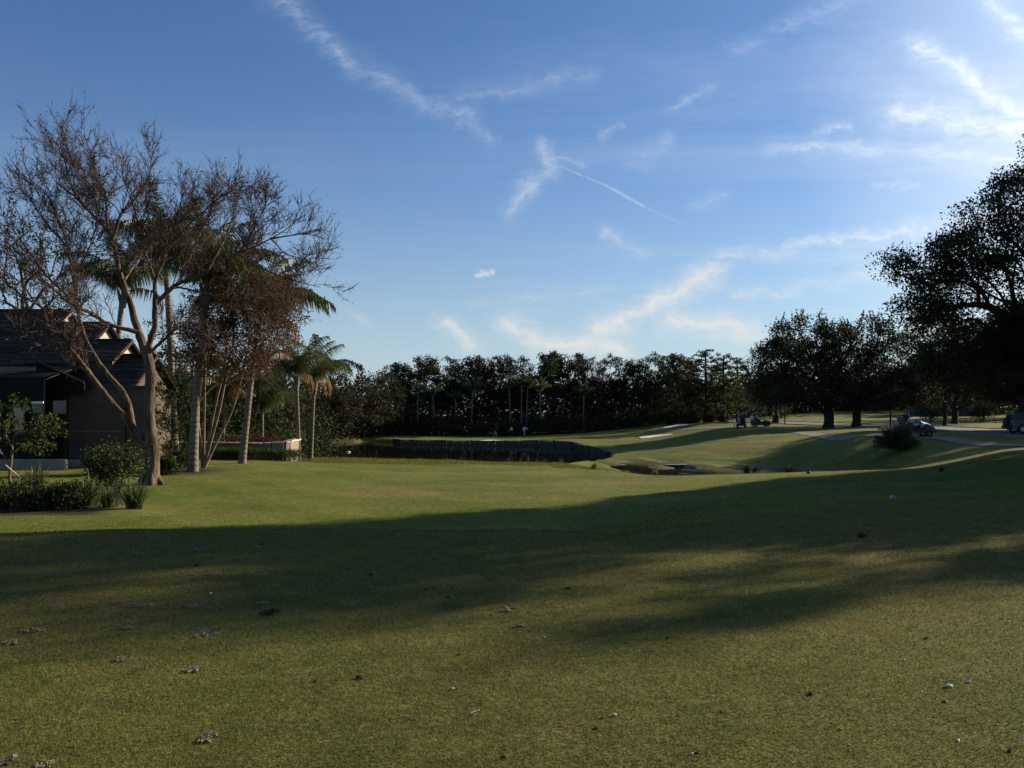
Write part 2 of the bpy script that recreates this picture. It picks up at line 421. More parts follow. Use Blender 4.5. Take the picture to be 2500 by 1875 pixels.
M['palm_bark'] = palm_bark()
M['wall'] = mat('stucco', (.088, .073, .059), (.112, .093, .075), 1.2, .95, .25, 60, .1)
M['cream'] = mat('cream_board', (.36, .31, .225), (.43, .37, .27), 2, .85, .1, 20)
M['white'] = mat('white_paint', (.72, .71, .68), (.80, .79, .76), 3, .55)
M['roof'] = mat('slate_tile', (.030, .026, .024), (.062, .053, .047), 1.8, .9, .5, 30, .08, stretch=(1, 6, 6))
M['roof_skylit'] = mat('slate_tile_skylit', (.055, .048, .044), (.095, .083, .076), 2.2, .9, .5, 30, .08, stretch=(1, 6, 6))  # lighter tone painted in for course lips that catch the sky
M['screen'] = mat('dark_screen', (.012, .012, .012), (.02, .019, .018), 3, .9, spec=.1)
M['frame'] = mat('bronze_frame', (.035, .028, .022), (.05, .042, .034), 6, .55)
M['window'] = mat('window_glass', (.012, .014, .017), None, rough=.08, spec=.6)
M['limestone'] = mat('limestone', (.42, .37, .28), (.52, .46, .36), 3, .85, .4, 25)
M['planter'] = mat('planter_wall', (.20, .175, .14), (.27, .235, .19), 3, .9, .4, 18)
M['wood_wet'] = mat('weathered_plank', (.034, .032, .029), (.125, .118, .107), 1.6, .85, .5, 10, .3, stretch=(1.2, 1.2, .5), lo=.38, hi=.72)
M['wood_cap'] = mat('wood_cap', (.05, .045, .035), (.085, .075, .06), 4, .85, .3)
M['asphalt'] = mat('asphalt', (.085, .080, .082), (.125, .118, .118), 1.1, .85, .4, 40, .3)
M['concrete'] = mat('concrete', (.13, .11, .09), (.19, .16, .13), 1.4, .9, .3, 30)
M['kerb'] = mat('kerb_concrete', (.18, .17, .155), (.25, .235, .215), 2.5, .9, .3, 30)
M['sand'] = mat('bunker_sand', (.60, .56, .50), (.74, .70, .64), 2.5, .95, .5, 7)
M['black'] = mat('black_plastic', (.012, .012, .013), (.02, .02, .021), 4, .5)
M['rubber'] = mat('tyre_rubber', (.014, .014, .014), (.024, .023, .022), 12, .85, .3)
M['alloy'] = mat('alloy', (.45, .45, .47), None, rough=.35, metal=1.0, spec=.5)
M['suv_paint'] = mat('suv_paint', (.028, .020, .028), (.032, .023, .032), 2, .28, spec=.6)
M['cart_paint'] = mat('cart_paint', (.020, .022, .035), (.026, .028, .042), 2, .3, spec=.5)
M['cart_roof'] = mat('cart_roof', (.42, .44, .47), (.50, .52, .54), 2, .6)
M['hood'] = mat('hood_panel', (.62, .70, .82), None, rough=.14, metal=1.0, spec=.5)
M['seat'] = mat('seat_vinyl', (.09, .085, .08), (.12, .11, .10), 5, .6)
M['steel'] = mat('steel', (.18, .18, .18), None, rough=.4, metal=.8)
M['bag_dark'] = mat('bag_dark', (.02, .022, .03), (.035, .036, .045), 8, .8)
M['bag_light'] = mat('bag_light', (.35, .36, .42), (.45, .45, .5), 8, .8)
M['amber'] = mat('lamp_amber', (.35, .16, .03), None, rough=.2, spec=.6)
M['lamp_red'] = mat('lamp_red', (.25, .02, .015), None, rough=.2, spec=.6)
M['skin'] = mat('skin', (.36, .21, .14), (.42, .25, .17), 9, .6)
M['hair'] = mat('hair', (.025, .018, .012), None, rough=.7)
M['shirt_white'] = mat('shirt_white', (.72, .73, .78), (.80, .81, .84), 8, .85, .3)
M['shirt_blue'] = mat('shirt_blue', (.42, .58, .72), (.50, .64, .76), 8, .85, .3)
M['shirt_dark'] = mat('shirt_dark', (.02, .022, .026), (.035, .035, .04), 8, .85, .3)
M['pants_dark'] = mat('pants_dark', (.012, .013, .016), (.022, .022, .026), 8, .85, .3)
M['pants_grey'] = mat('pants_grey', (.30, .32, .33), (.38, .39, .40), 8, .85, .3)
M['pants_khaki'] = mat('pants_khaki', (.32, .27, .19), (.40, .34, .25), 8, .85, .3)
M['wood_stake'] = mat('wood_stake', (.50, .42, .30), (.62, .54, .42), 10, .8, .2)
M['chip'] = mat('wood_chip', (.09, .055, .03), (.20, .13, .08), 40, .9, .3)
M['clod'] = mat('clod', (.016, .014, .010), (.04, .034, .022), 60, 1.0, .5)
M['shell'] = mat('shell_bit', (.55, .52, .45), (.72, .70, .64), 40, .6)
M['stone'] = mat('stone', (.20, .19, .18), (.36, .34, .32), 14, .85, .4)
M['divot'] = leaf_mat('dead_grass', [(.15, .13, .085), (.22, .19, .13), (.28, .245, .18), (.12, .11, .05)], .2, .9, .05)
M['grass_blade'] = leaf_mat('grass_blade', [(.080, .092, .022), (.108, .117, .031), (.138, .136, .042), (.21, .185, .075)], .35, .8, .05, True)
M['rough_blade'] = leaf_mat('rough_blade', [(.08, .099, .019), (.112, .128, .028), (.155, .150, .044)], .4, .8, .05, True)


def ground_mat():
    m, N, L, b = new_mat('turf')
    b.inputs['Roughness'].default_value = .95; b.inputs['Specular IOR Level'].default_value = .08
    tc = N.new('ShaderNodeTexCoord'); P = tc.outputs['Object']

    def noise(scale, detail=5, rough=.55, sc=None):
        n = N.new('ShaderNodeTexNoise'); n.inputs['Scale'].default_value = scale; n.inputs['Detail'].default_value = detail; n.inputs['Roughness'].default_value = rough
        if sc:
            mp = N.new('ShaderNodeMapping'); mp.inputs['Scale'].default_value = sc; L.new(P, mp.inputs[0]); L.new(mp.outputs[0], n.inputs[0])
        else: L.new(P, n.inputs[0])
        return n.outputs[0]

    def ramp(f, stops):
        r = N.new('ShaderNodeValToRGB'); el = r.color_ramp.elements
        while len(el) < len(stops): el.new(.5)
        for i, (p, c) in enumerate(stops): el[i].position = p; el[i].color = tuple(c) + (1,) if len(c) == 3 else c
        L.new(f, r.inputs[0]); return r.outputs[0]

    def mix(f, a, c, mode='MIX'):
        x = N.new('ShaderNodeMix'); x.data_type = 'RGBA'; x.blend_type = mode
        if isinstance(f, (int, float)): x.inputs['Factor'].default_value = f
        else: L.new(f, x.inputs['Factor'])
        for i, v in ((6, a), (7, c)):
            if isinstance(v, tuple): x.inputs[i].default_value = v + (1,)
            else: L.new(v, x.inputs[i])
        return x.outputs[2]
    zone = N.new('ShaderNodeVertexColor'); zone.layer_name = 'zone'
    zs = N.new('ShaderNodeSeparateColor'); L.new(zone.outputs[0], zs.inputs[0])
    base = ramp(noise(.35, 6, .6), [(.3, (.080, .114, .018)), (.5, (.113, .139, .023)), (.72, (.160, .164, .037))])
    dry = ramp(noise(.11, 4, .55, (1, 2.2, 1)), [(.50, (0, 0, 0)), (.68, (1, 1, 1))])
    base = mix(N_mul(N, L, dry, .75), base, (.205, .170, .058))
    tee = ramp(noise(1.1, 6, .65), [(.28, (.080, .094, .022)), (.5, (.110, .118, .032)), (.75, (.158, .142, .048))])
    tee = mix(ramp(noise(.33, 3), [(.46, (0, 0, 0)), (.66, (.6, .6, .6))]), tee, (.135, .105, .038))
    col = mix(zs.outputs[0], base, tee)
    fine = ramp(noise(22, 5, .7), [(.3, (.55, .55, .55)), (.7, (1.35, 1.35, 1.35))])
    fine2 = ramp(noise(3.2, 5, .7), [(.3, (.72, .72, .72)), (.7, (1.25, 1.25, 1.25))])
    col = mix(1.0, col, fine, 'MULTIPLY'); col = mix(1.0, col, fine2, 'MULTIPLY')
    mulch = ramp(noise(6, 6, .7), [(.3, (.018, .015, .010)), (.55, (.045, .038, .022)), (.75, (.05, .055, .02))])
    col = mix(zs.outputs[1], col, mulch)
    mud = ramp(noise(1.6, 6, .7), [(.3, (.05, .05, .022)), (.5, (.14, .13, .075)), (.7, (.24, .22, .15))])
    col = mix(zs.outputs[2], col, mud)
    L.new(col, b.inputs['Base Color'])
    bp = N.new('ShaderNodeBump'); bp.inputs['Strength'].default_value = .7; bp.inputs['Distance'].default_value = .04
    L.new(noise(30, 4, .7), bp.inputs['Height']); L.new(bp.outputs[0], b.inputs['Normal'])
    return m


def N_mul(N, L, v, k):
    n = N.new('ShaderNodeMath'); n.operation = 'MULTIPLY'; L.new(v, n.inputs[0]); n.inputs[1].default_value = k; return n.outputs[0]


def water_mat(name, col, rough, wscale, strength):
    m, N, L, b = new_mat(name)
    b.inputs['Base Color'].default_value = col + (1,); b.inputs['Roughness'].default_value = rough; b.inputs['Specular IOR Level'].default_value = .5
    tc = N.new('ShaderNodeTexCoord'); mp = N.new('ShaderNodeMapping'); mp.inputs['Scale'].default_value = (1, .6, 1); L.new(tc.outputs['Object'], mp.inputs[0])
    n = N.new('ShaderNodeTexNoise'); n.inputs['Scale'].default_value = wscale; n.inputs['Detail'].default_value = 3; L.new(mp.outputs[0], n.inputs[0])
    bp = N.new('ShaderNodeBump'); bp.inputs['Strength'].default_value = strength; bp.inputs['Distance'].default_value = .02
    L.new(n.outputs[0], bp.inputs['Height']); L.new(bp.outputs[0], b.inputs['Normal'])
    return m


M['turf'] = ground_mat()
M['water'] = water_mat('pond_water', (.008, .009, .006), .04, 1.6, .35)
M['ditch_water'] = water_mat('ditch_water', (.012, .013, .010), .06, 2.5, .35)

# ------------------------------------------------------------------ terrain
KN = np.array([0, 9, 12, 14.5, 18, 24, 30, 36, 42, 48, 54, 60, 68, 76, 84, 95, 110, 130, 150, 175, 210, 300.])
COLS = [
    (-900, [0, 0, -.1, -.4, -.7, -.8, -.75, -.7, -.7, -.7, -.7, -.7, -.7, -.8, -1, -1.2, -1.5, -1.6, -1.6, -1.6, -1.6, -1.6]),
    (0, [0, 0, -.05, -.45, -.75, -.82, -.78, -.72, -.70, -.70, -.7, -.7, -.8, -1, -1.2, -1.5, -1.7, -1.7, -1.6, -1.6, -1.6, -1.6]),
    (300, [0, 0, 0, -.42, -.75, -.85, -.77, -.74, -.72, -.72, -.75, -.9, -1.2, -1.5, -1.7, -1.8, -1.8, -1.7, -1.6, -1.6, -1.6, -1.6]),
    (600, [0, 0, 0, -.42, -.8, -.88, -.82, -.75, -.75, -.85, -1.05, -1.3, -1.6, -1.8, -1.9, -1.95, -1.9, -1.7, -1.6, -1.6, -1.6, -1.6]),
    (900, [0, 0, 0, -.45, -.85, -.95, -.92, -.92, -.96, -1.05, -1.15, -1.3, -1.5, -1.7, -1.8, -1.9, -1.95, -1.75, -1.6, -1.5, -1.4, -1.2]),
    (1250, [0, .02, 0, -.5, -.85, -.95, -.95, -.97, -1.02, -1.1, -1.3, -1.55, -1.75, -1.8, -1.8, -1.8, -1.77, -1.83, -1.8, -1.7, -1.5, -1.2]),
    (1400, [0, .02, -.02, -.48, -.83, -.93, -.95, -.98, -1.05, -1.3, -1.7, -2.0, -2.1, -2.1, -2.1, -1.95, -1.55, -1.5, -1.44, -1.5, -1.4, -1.2]),
    (1500, [0, .02, -.08, -.4, -.7, -.85, -.93, -1.0, -1.15, -1.8, -2.45, -2.75, -2.75, -2.66, -2.2, -1.9, -1.65, -1.2, -.8, -.8, -.9, -1]),
    (1600, [0, .01, -.08, -.25, -.5, -.75, -.9, -.98, -1.4, -2.2, -2.8, -2.85, -2.72, -2.66, -1.95, -1.6, -1.35, -.6, -.1, -.1, 0, .5]),
    (1750, [0, 0, -.05, -.12, -.3, -.6, -.8, -.92, -1.5, -2.3, -2.8, -2.85, -2.72, -2.5, -1.4, -.7, -.2, .45, .2, .3, .8, 3]),
    (1950, [0, 0, -.03, -.08, -.17, -.38, -.6, -.8, -1.4, -2.2, -2.7, -2.78, -2.5, -1.4, -.7, -.3, -.1, .1, .25, .45, 1.9, 4]),
    (2100, [0, 0, -.02, -.05, -.1, -.25, -.45, -.7, -1.2, -1.75, -1.95, -1.2, -.1, 0, 0, 0, .05, .15, .3, .8, 2.2, 4]),
    (2250, [0, 0, 0, 0, -.05, -.2, -.3, -.6, -.9, -1.05, -.7, -.05, 0, 0, 0, 0, .1, .2, .35, 1.0, 2.2, 4]),
    (2500, [0, 0, .02, .03, .04, .05, .1, .12, -.1, -.2, -.1, 0, 0, 0, 0, 0, .1, .4, .8, 1.2, 2.2, 4]),
    (3200, [0, 0, .05, .1, .15, .2, .25, .25, .2, .1, .1, .1, .1, .1, .1, .1, .2, .5, .8, 1.2, 2.2, 4]),
]
UC = np.array([(c[0] - HX) / F for c in COLS]); ZT = np.array([c[1] for c in COLS])


def _slopes(x, y):
    h = np.diff(x); d = np.diff(y, axis=-1) / h
    m = np.zeros_like(y)
    a, b = d[..., :-1], d[..., 1:]
    w1 = 2 * h[1:] + h[:-1]; w2 = h[1:] + 2 * h[:-1]
    with np.errstate(divide='ignore', invalid='ignore'):
        hm = (w1 + w2) / (w1 / a + w2 / b)
    m[..., 1:-1] = np.where(a * b > 0, hm, 0)
    m[..., 0] = d[..., 0] * .5; m[..., -1] = 0
    return m


ZM = _slopes(KN, ZT)


def table_z(x, y):
    x = np.asarray(x, float); y = np.asarray(y, float)
    d = np.clip(y, 0, 300); u = np.clip(x / np.maximum(y, 8), UC[0], UC[-1])
    i = np.clip(np.searchsorted(KN, d, side='right') - 1, 0, len(KN) - 2)
    h = KN[i + 1] - KN[i]; t = (d - KN[i]) / h
    h00, h10, h01, h11 = 2 * t**3 - 3 * t**2 + 1, t**3 - 2 * t**2 + t, -2 * t**3 + 3 * t**2, t**3 - t**2
    c = np.clip(np.searchsorted(UC, u, side='right') - 1, 0, len(UC) - 2)

    def colz(k):
        k = np.clip(k, 0, len(UC) - 1)
        return h00 * ZT[k, i] + h10 * h * ZM[k, i] + h01 * ZT[k, i + 1] + h11 * h * ZM[k, i + 1]
    z0, z1, z2, z3 = colz(c - 1), colz(c), colz(c + 1), colz(c + 2)
    u1, u2 = UC[c], UC[c + 1]; u0 = UC[np.maximum(c - 1, 0)]; u3 = UC[np.minimum(c + 2, len(UC) - 1)]
    m1 = np.where(c > 0, (z2 - z0) / np.maximum(u2 - u0, 1e-6), 0); m2 = np.where(c < len(UC) - 2, (z3 - z1) / np.maximum(u3 - u1, 1e-6), 0)
    hh = u2 - u1; s = (u - u1) / hh
    return (2 * s**3 - 3 * s**2 + 1) * z1 + (s**3 - 2 * s**2 + s) * hh * m1 + (-2 * s**3 + 3 * s**2) * z2 + (s**3 - s**2) * hh * m2


def plan(pts): return [((px - HX) / F * d, d) for px, d in pts]


POND_NEAR = plan([(640, 72), (700, 65), (770, 60), (900, 58), (1100, 55), (1240, 52), (1330, 60), (1400, 69), (1460, 77), (1492, 82)])
POND_WALL = plan([(1492, 84), (1480, 88), (1455, 92), (1432, 96), (1408, 102), (1330, 106), (1250, 108), (1150, 110), (1050, 113), (985, 116), (968, 120)])
POND_LEFT = plan([(900, 126), (800, 118), (720, 102), (660, 88)])
POND = np.array(POND_NEAR + POND_WALL + POND_LEFT)
NEAR_N = len(POND_NEAR); WALL_N = len(POND_WALL)
WATER_Z, DITCH_Z = -2.32, -2.66


def seg_dist(x, y, A, B):
    dx, dy = B[0] - A[0], B[1] - A[1]
    t = np.clip(((x - A[0]) * dx + (y - A[1]) * dy) / (dx * dx + dy * dy), 0, 1)
    return np.hypot(x - A[0] - t * dx, y - A[1] - t * dy)


def pond_fields(x, y):
    inside = np.zeros(x.shape, bool); near = np.full(x.shape, 1e9); wall = np.full(x.shape, 1e9)
    n = len(POND)
    for i in range(n):
        A, B = POND[i], POND[(i + 1) % n]
        c = ((A[1] > y) != (B[1] > y)) & (x < (B[0] - A[0]) * (y - A[1]) / (B[1] - A[1] + 1e-12) + A[0])
        inside ^= c
        dd = seg_dist(x, y, A, B)
        if NEAR_N - 1 <= i < NEAR_N + WALL_N - 1: wall = np.minimum(wall, dd)
        else: near = np.minimum(near, dd)
    return inside, near, wall


def bumps(x, y):
    return (.018 * np.sin(x * 1.1 + .7 * np.sin(y * .6)) * np.sin(y * .9 + 1.3) + .03 * np.sin(x * .31 + 2) * np.sin(y * .27) + .012 * np.sin(x * 2.3 + y * 1.7))


def gz(x, y):
    sc = np.isscalar(x)
    x = np.atleast_1d(np.asarray(x, float)); y = np.atleast_1d(np.asarray(y, float))
    z = table_z(x, y)
    k = np.clip((y - 14) / 10, 0, 1)
    z = z + bumps(x, y) * (.25 + .75 * k)
    # mud flats in the ditch
    wet = np.clip((-2.2 - z) / .4, 0, 1) * (y > 45) * (y < 80)
    z = z + wet * .17 * (np.sin(x * .9 + 1.1 * np.sin(y * .5)) * np.sin(y * .75 + x * .2) + .5 * np.sin(x * 2.1 + y * 1.3))
    msk = (y > 40) & (y < 140) & (x > -45) & (x < 25)
    if msk.any():
        xi, yi, zi = x[msk], y[msk], z[msk]
        ins, near, wall = pond_fields(xi, yi)
        bank = WATER_Z + .06 + .42 * near
        zi = np.where(~ins, np.where((wall > near * 1.0) & (near < 12), np.minimum(zi, bank), zi), zi)
        deep = np.minimum(WATER_Z + .04 - .5 * near, WATER_Z - .9)
        depth = np.where(near < wall, np.maximum(WATER_Z + .04 - .6 * near, WATER_Z - 1.0), WATER_Z - 1.0)
        zi = np.where(ins & ((wall > .30) | (near < wall)), np.minimum(zi, depth), zi)
        z[msk] = zi
    return float(z[0]) if sc else z


def on_ground(px, d): x = (px - HX) / F * d; return Vector((x, d, gz(x, d)))


rows = np.concatenate([[-900, -300, -120, -60], np.arange(-40, 0, 3), np.arange(0, 3, .5), np.arange(3, 16, .16), np.arange(16, 60, .32), np.arange(60, 125, .42), np.arange(125, 260, 2), np.arange(260, 420, 12), [500, 700, 1000, 1600]])
t = np.linspace(-1, 1, 300); s_ = .5 * t + .5 * t**3
Y = np.repeat(rows[:, None], 302, 1)
W = np.maximum(45, .75 * np.abs(rows) + 35)
X = np.concatenate([np.full((len(rows), 1), -1500.0), W[:, None] * s_[None, :], np.full((len(rows), 1), 1500.0)], 1)
Z = gz(X.ravel(), Y.ravel()).reshape(X.shape)
nr, nc = X.shape
gg = Geo()
i, j = np.meshgrid(np.arange(nr - 1), np.arange(nc - 1), indexing='ij')
a = (i * nc + j).ravel()
gg.add(np.stack([X.ravel(), Y.ravel(), Z.ravel()], -1), np.stack([a, a + 1, a + nc + 1, a + nc], -1))
ground = structure('ground', gg, M['turf'], smooth=True, label='golf course turf of tee, fairway and green mounds')
# zones: R tee turf, G planting bed mulch, B mud
xf, yf, zf = X.ravel(), Y.ravel(), Z.ravel()
uf = xf / np.maximum(yf, 8) * F + HX


def sstep(a_, b_, v): q = np.clip((v - a_) / (b_ - a_), 0, 1); return q * q * (3 - 2 * q)


edge = np.interp(uf, [-500, 0, 400, 700, 900, 1200, 1450, 1700, 2000, 2600], [12.4, 12.6, 13.0, 13.0, 12.6, 12.0, 12.2, 14, 16, 18])
tee = 1 - sstep(-.15, .15, yf - edge)
green = sstep(.4, .8, 1 - np.minimum(1, np.hypot((xf - 7) / 9, (yf - 112) / 14)))
wob = .9 * np.sin(xf * 1.1) + .7 * np.sin(yf * .9 + xf * .4)
bed = np.zeros_like(xf)
bed = np.maximum(bed, sstep(0, .6, np.minimum.reduce([yf - 20.3 - .1 * wob, 27.5 - yf, -9.75 - xf - .30 * (yf - 21) - .1 * wob])))
bed = np.maximum(bed, sstep(0, .8, 1 - np.hypot((xf + 14.3 + .2 * wob) / 3.2, (yf - 35.5) / 3.6)) * 1.0)
bed = np.maximum(bed, sstep(0, .8, np.minimum.reduce([yf - 46.5, 60 - yf, -10.6 - xf])))
bed = np.maximum(bed, sstep(0, 1, np.minimum.reduce([yf - 139, 260 - yf, 24 - xf])) * .9)
bed = np.maximum(bed, sstep(0, 1, np.minimum.reduce([yf - 96, 260 - yf, -22 - xf])) * .9)
mud = sstep(-2.50, -2.62, zf) * (yf > 45) * (yf < 82) * (xf > 3)
ca = ground.data.color_attributes.new('zone', 'FLOAT_COLOR', 'POINT')
cc = np.zeros((len(xf), 4), np.float32); cc[:, 0] = np.maximum(tee, green * .5); cc[:, 1] = bed; cc[:, 2] = mud; cc[:, 3] = 1
ca.data.foreach_set('color', cc.ravel())

# pond and ditch water
wp = Geo()
cen = POND.mean(0); PO = cen + (POND - cen) * 1.0
nrm = []
for k in range(len(PO)):
    A, B = PO[k - 1], PO[(k + 1) % len(PO)]; tx, ty = B - A; ln = math.hypot(tx, ty); nrm.append((ty / ln, -tx / ln))
PO = PO + np.array(nrm) * .35
wp.add(np.concatenate([np.c_[PO, np.full(len(PO), WATER_Z)], [[cen[0], cen[1], WATER_Z]]]), [[k, (k + 1) % len(PO), len(PO)] for k in range(len(PO))])
structure('pond_water', wp, M['water'], label='dark still pond water in front of the green')
dp = Geo()
DP = plan([(1375, 56), (1420, 77), (1560, 82), (1750, 80), (1950, 74), (2120, 66), (2120, 50), (1850, 46), (1600, 45)])
dp.add([(x, y, DITCH_Z) for x, y in DP], [[0, 1, 2, 8], [2, 3, 7, 8], [3, 4, 6, 7]]); dp.add([(DP[4][0], DP[4][1], DITCH_Z), (DP[5][0], DP[5][1], DITCH_Z), (DP[6][0], DP[6][1], DITCH_Z)], [[0, 1, 2]])
structure('ditch_water', dp, M['ditch_water'], label='shallow water standing in the muddy ditch')


def smooth_path(pts, n=60):
    P = np.array(pts, float); tt = np.concatenate([[0], np.cumsum(np.linalg.norm(np.diff(P, axis=0), axis=1))])
    ts = np.linspace(0, tt[-1], n); out = np.empty((n, P.shape[1]))
    for k in range(P.shape[1]):
        m = _slopes(tt, P[:, k][None])[0]; m[0] = (P[1, k] - P[0, k]) / tt[1]; m[-1] = (P[-1, k] - P[-2, k]) / (tt[-1] - tt[-2])
        i_ = np.clip(np.searchsorted(tt, ts, side='right') - 1, 0, len(tt) - 2); h = tt[i_ + 1] - tt[i_]; q = (ts - tt[i_]) / h
        out[:, k] = (2 * q**3 - 3 * q**2 + 1) * P[i_, k] + (q**3 - 2 * q**2 + q) * h * m[i_] + (-2 * q**3 + 3 * q**2) * P[i_ + 1, k] + (q**3 - q**2) * h * m[i_ + 1]
    return out


def ribbon(a_, b_, lift, across=6):
    """A sheet draped on the ground between two edge lines."""
    g = Geo(); n = len(a_); w = np.linspace(0, 1, across)
    XY = a_[:, None, :] * (1 - w)[None, :, None] + b_[:, None, :] * w[None, :, None]
    zz = gz(XY[..., 0].ravel(), XY[..., 1].ravel()) + lift
    V = np.concatenate([XY.reshape(-1, 2), zz[:, None]], 1)
    ii, jj = np.meshgrid(np.arange(n - 1), np.arange(across - 1), indexing='ij'); k = (ii * across + jj).ravel()
    g.add(V, np.stack([k, k + 1, k + across + 1, k + across], -1)); return g


def offset_path(c, w):
    tn = np.gradient(c, axis=0); tn /= np.linalg.norm(tn, axis=1, keepdims=True); nn = np.stack([-tn[:, 1], tn[:, 0]], 1)
    return c - nn * w / 2, c + nn * w / 2


pc = smooth_path(plan([(2760, 43), (2500, 50.5), (2300, 59), (2200, 63.5), (2120, 68), (2010, 83), (1930, 97), (1880, 106), (1800, 109), (1730, 114), (1600, 124)]), 140)
pa_, pb_ = offset_path(pc, 1.75)
structure('cart_path', ribbon(pa_, pb_, .035), M['concrete'], smooth=True, label='pale concrete cart path winding past the ditch')
near_e = smooth_path(plan([(2950, 50), (2500, 62), (2361, 74), (2274, 90), (2160, 98), (2035, 120), (1900, 133), (1780, 150), (1600, 175)]), 120)
far_e = smooth_path(plan([(3000, 72), (2600, 84), (2442, 96), (2334, 106), (2266, 112), (2079, 136), (1927, 158), (1780, 178), (1600, 205)]), 120)
structure('road', ribbon(near_e, far_e, .04, 10), M['asphalt'], smooth=True, label='grey asphalt road curving behind the live oaks')
for e_, nm in ((near_e, 'kerb'), (far_e, 'kerb')):
    l_, r_ = offset_path(e_, .22)
    g = Geo(); zz = gz(e_[:, 0], e_[:, 1])
    V = np.concatenate([np.c_[l_, zz], np.c_[l_, zz + .13], np.c_[r_, zz + .13], np.c_[r_, zz]]); n = len(e_); k = np.arange(n - 1)
    for o in range(3): g.add(V, np.stack([k + o * n, k + 1 + o * n, k + 1 + (o + 1) * n, k + (o + 1) * n], -1))
    structure(nm, g, M['kerb'], label='low concrete kerb along the asphalt road')
dv = smooth_path(plan([(2135, 124), (2200, 150), (2260, 182)]), 40); l_, r_ = offset_path(dv, 5)
structure('driveway', ribbon(l_, r_, .05), M['concrete'], smooth=True, label='concrete driveway rising from the road to the lawn')


def bunker(px, d, wpx, depth, label):
    x, y = plan([(px, d)])[0]; rx = wpx / F * d / 2; n = 40; g = Geo()
    V = []; rg = np.linspace(0, 1, 8); a_ = np.arange(n) / n * 2 * math.pi
    wob_ = 1 + .10 * np.sin(a_ * 3 + px) + .06 * np.sin(a_ * 5 + 1)
    for r in rg:
        xx = x + rx * r * wob_ * np.cos(a_); yy = y + depth * r * wob_ * np.sin(a_)
        tilt = .10 * (np.sin(a_) * r) - .10 * (1 - r * r) * 0
        V.append(np.stack([xx, yy, gz(xx, yy) + .05 + tilt * (np.sin(a_) > 0)], -1))
    V = np.concatenate(V); k = np.arange(7)[:, None] * n; jn = np.arange(n)[None]; kn = (jn + 1) % n
    g.add(V, np.stack([k + jn, k + kn, k + kn + n, k + jn + n], -1).reshape(-1, 4))
    structure('bunker', g, M['sand'], smooth=True, label=label)


bunker(1203, 111.2, 84, 1.2, 'shaded sand bunker at the edge of the pond wall')
bunker(1598, 113, 80, 1.6, 'bright sunlit sand bunker beside the green')
bunker(1650, 131, 62, 1.6, 'shaded sand bunker high on the mound')

# ------------------------------------------------------------------ pond bulkhead of planks
bk = thing('pond_bulkhead', 'dark weathered plank bulkhead holding the green above the pond', 'retaining wall', (0, 0, 0))
pw = np.array(POND_WALL); tt = np.concatenate([[0], np.cumsum(np.hypot(*np.diff(pw, axis=0).T))])
pr = random.Random(4)
npl = int(tt[-1] / .5); plank_me = {}
for k in range(npl):
    s0 = (k + .5) / npl * tt[-1]; x, y = np.interp(s0, tt, pw[:, 0]), np.interp(s0, tt, pw[:, 1])
    x1, y1 = np.interp(s0 + .3, tt, pw[:, 0]), np.interp(s0 + .3, tt, pw[:, 1]); x0, y0 = np.interp(s0 - .3, tt, pw[:, 0]), np.interp(s0 - .3, tt, pw[:, 1])
    ang = math.atan2(y1 - y0, x1 - x0); nx, ny = math.sin(ang), -math.cos(ang)
    xi_, yi_ = x + nx * .9, y + ny * .9          # the land side
    top = max(gz(xi_, yi_), gz(x - nx * -.0 + nx * .5, y + ny * .5)) + .10
    h = top + 3.0
    key = round(h, 1)
    if key not in plank_me:
        g = Geo(); g.box((0, 0, key / 2), (.47, .10, key), bev=.02); plank_me[key] = g.mesh('plank')
    o = part('plank', plank_me[key], M['wood_wet'], bk, (x - nx * (.42 + pr.uniform(0, .06)), y - ny * (.42 + pr.uniform(0, .06)), -3.0 + pr.uniform(-.02, .02)))
    o.rotation_euler = (0, 0, ang)
    if k % 6 == 0:
        g = Geo(); g.box((0, 0, (h + .12) / 2), (.2, .2, h + .12), bev=.03)
        o = part('post', g, M['wood_wet'], bk, (x - nx * .58, y - ny * .58, -3.0)); o.rotation_euler = (0, 0, ang)
    g = Geo(); g.box((0, 0, 0), (tt[-1] / npl * 1.02, .52, .07), bev=.012)
    o = part('cap_board', g, M['wood_cap'], bk, (x - nx * .28, y - ny * .28, -3 + h + .03)); o.rotation_euler = (0, 0, ang)

# ------------------------------------------------------------------ foliage and wood builders
def leaf_quads(g, P, size, rng, m=0, aspect=.55, dirs=None, flat=0.0, jit=.35):
    n = len(P)
    if n == 0: return
    T = rng.normal(size=(n, 3)) if dirs is None else dirs + rng.normal(size=(n, 3)) * jit
    T[:, 2] *= (1 - flat)
    T /= np.linalg.norm(T, axis=1, keepdims=True) + 1e-9
    R = rng.normal(size=(n, 3)); B = np.cross(T, R); B /= np.linalg.norm(B, axis=1, keepdims=True) + 1e-9
    s = (size * rng.uniform(.65, 1.35, n))[:, None]
    V = np.stack([P - T * s * .5, P + B * s * aspect * .5 - T * s * .05, P + T * s * .5, P - B * s * aspect * .5 - T * s * .05], 1).reshape(-1, 3)
    k = np.arange(n)[:, None] * 4
    g.add(V, k + np.arange(4)[None], m)


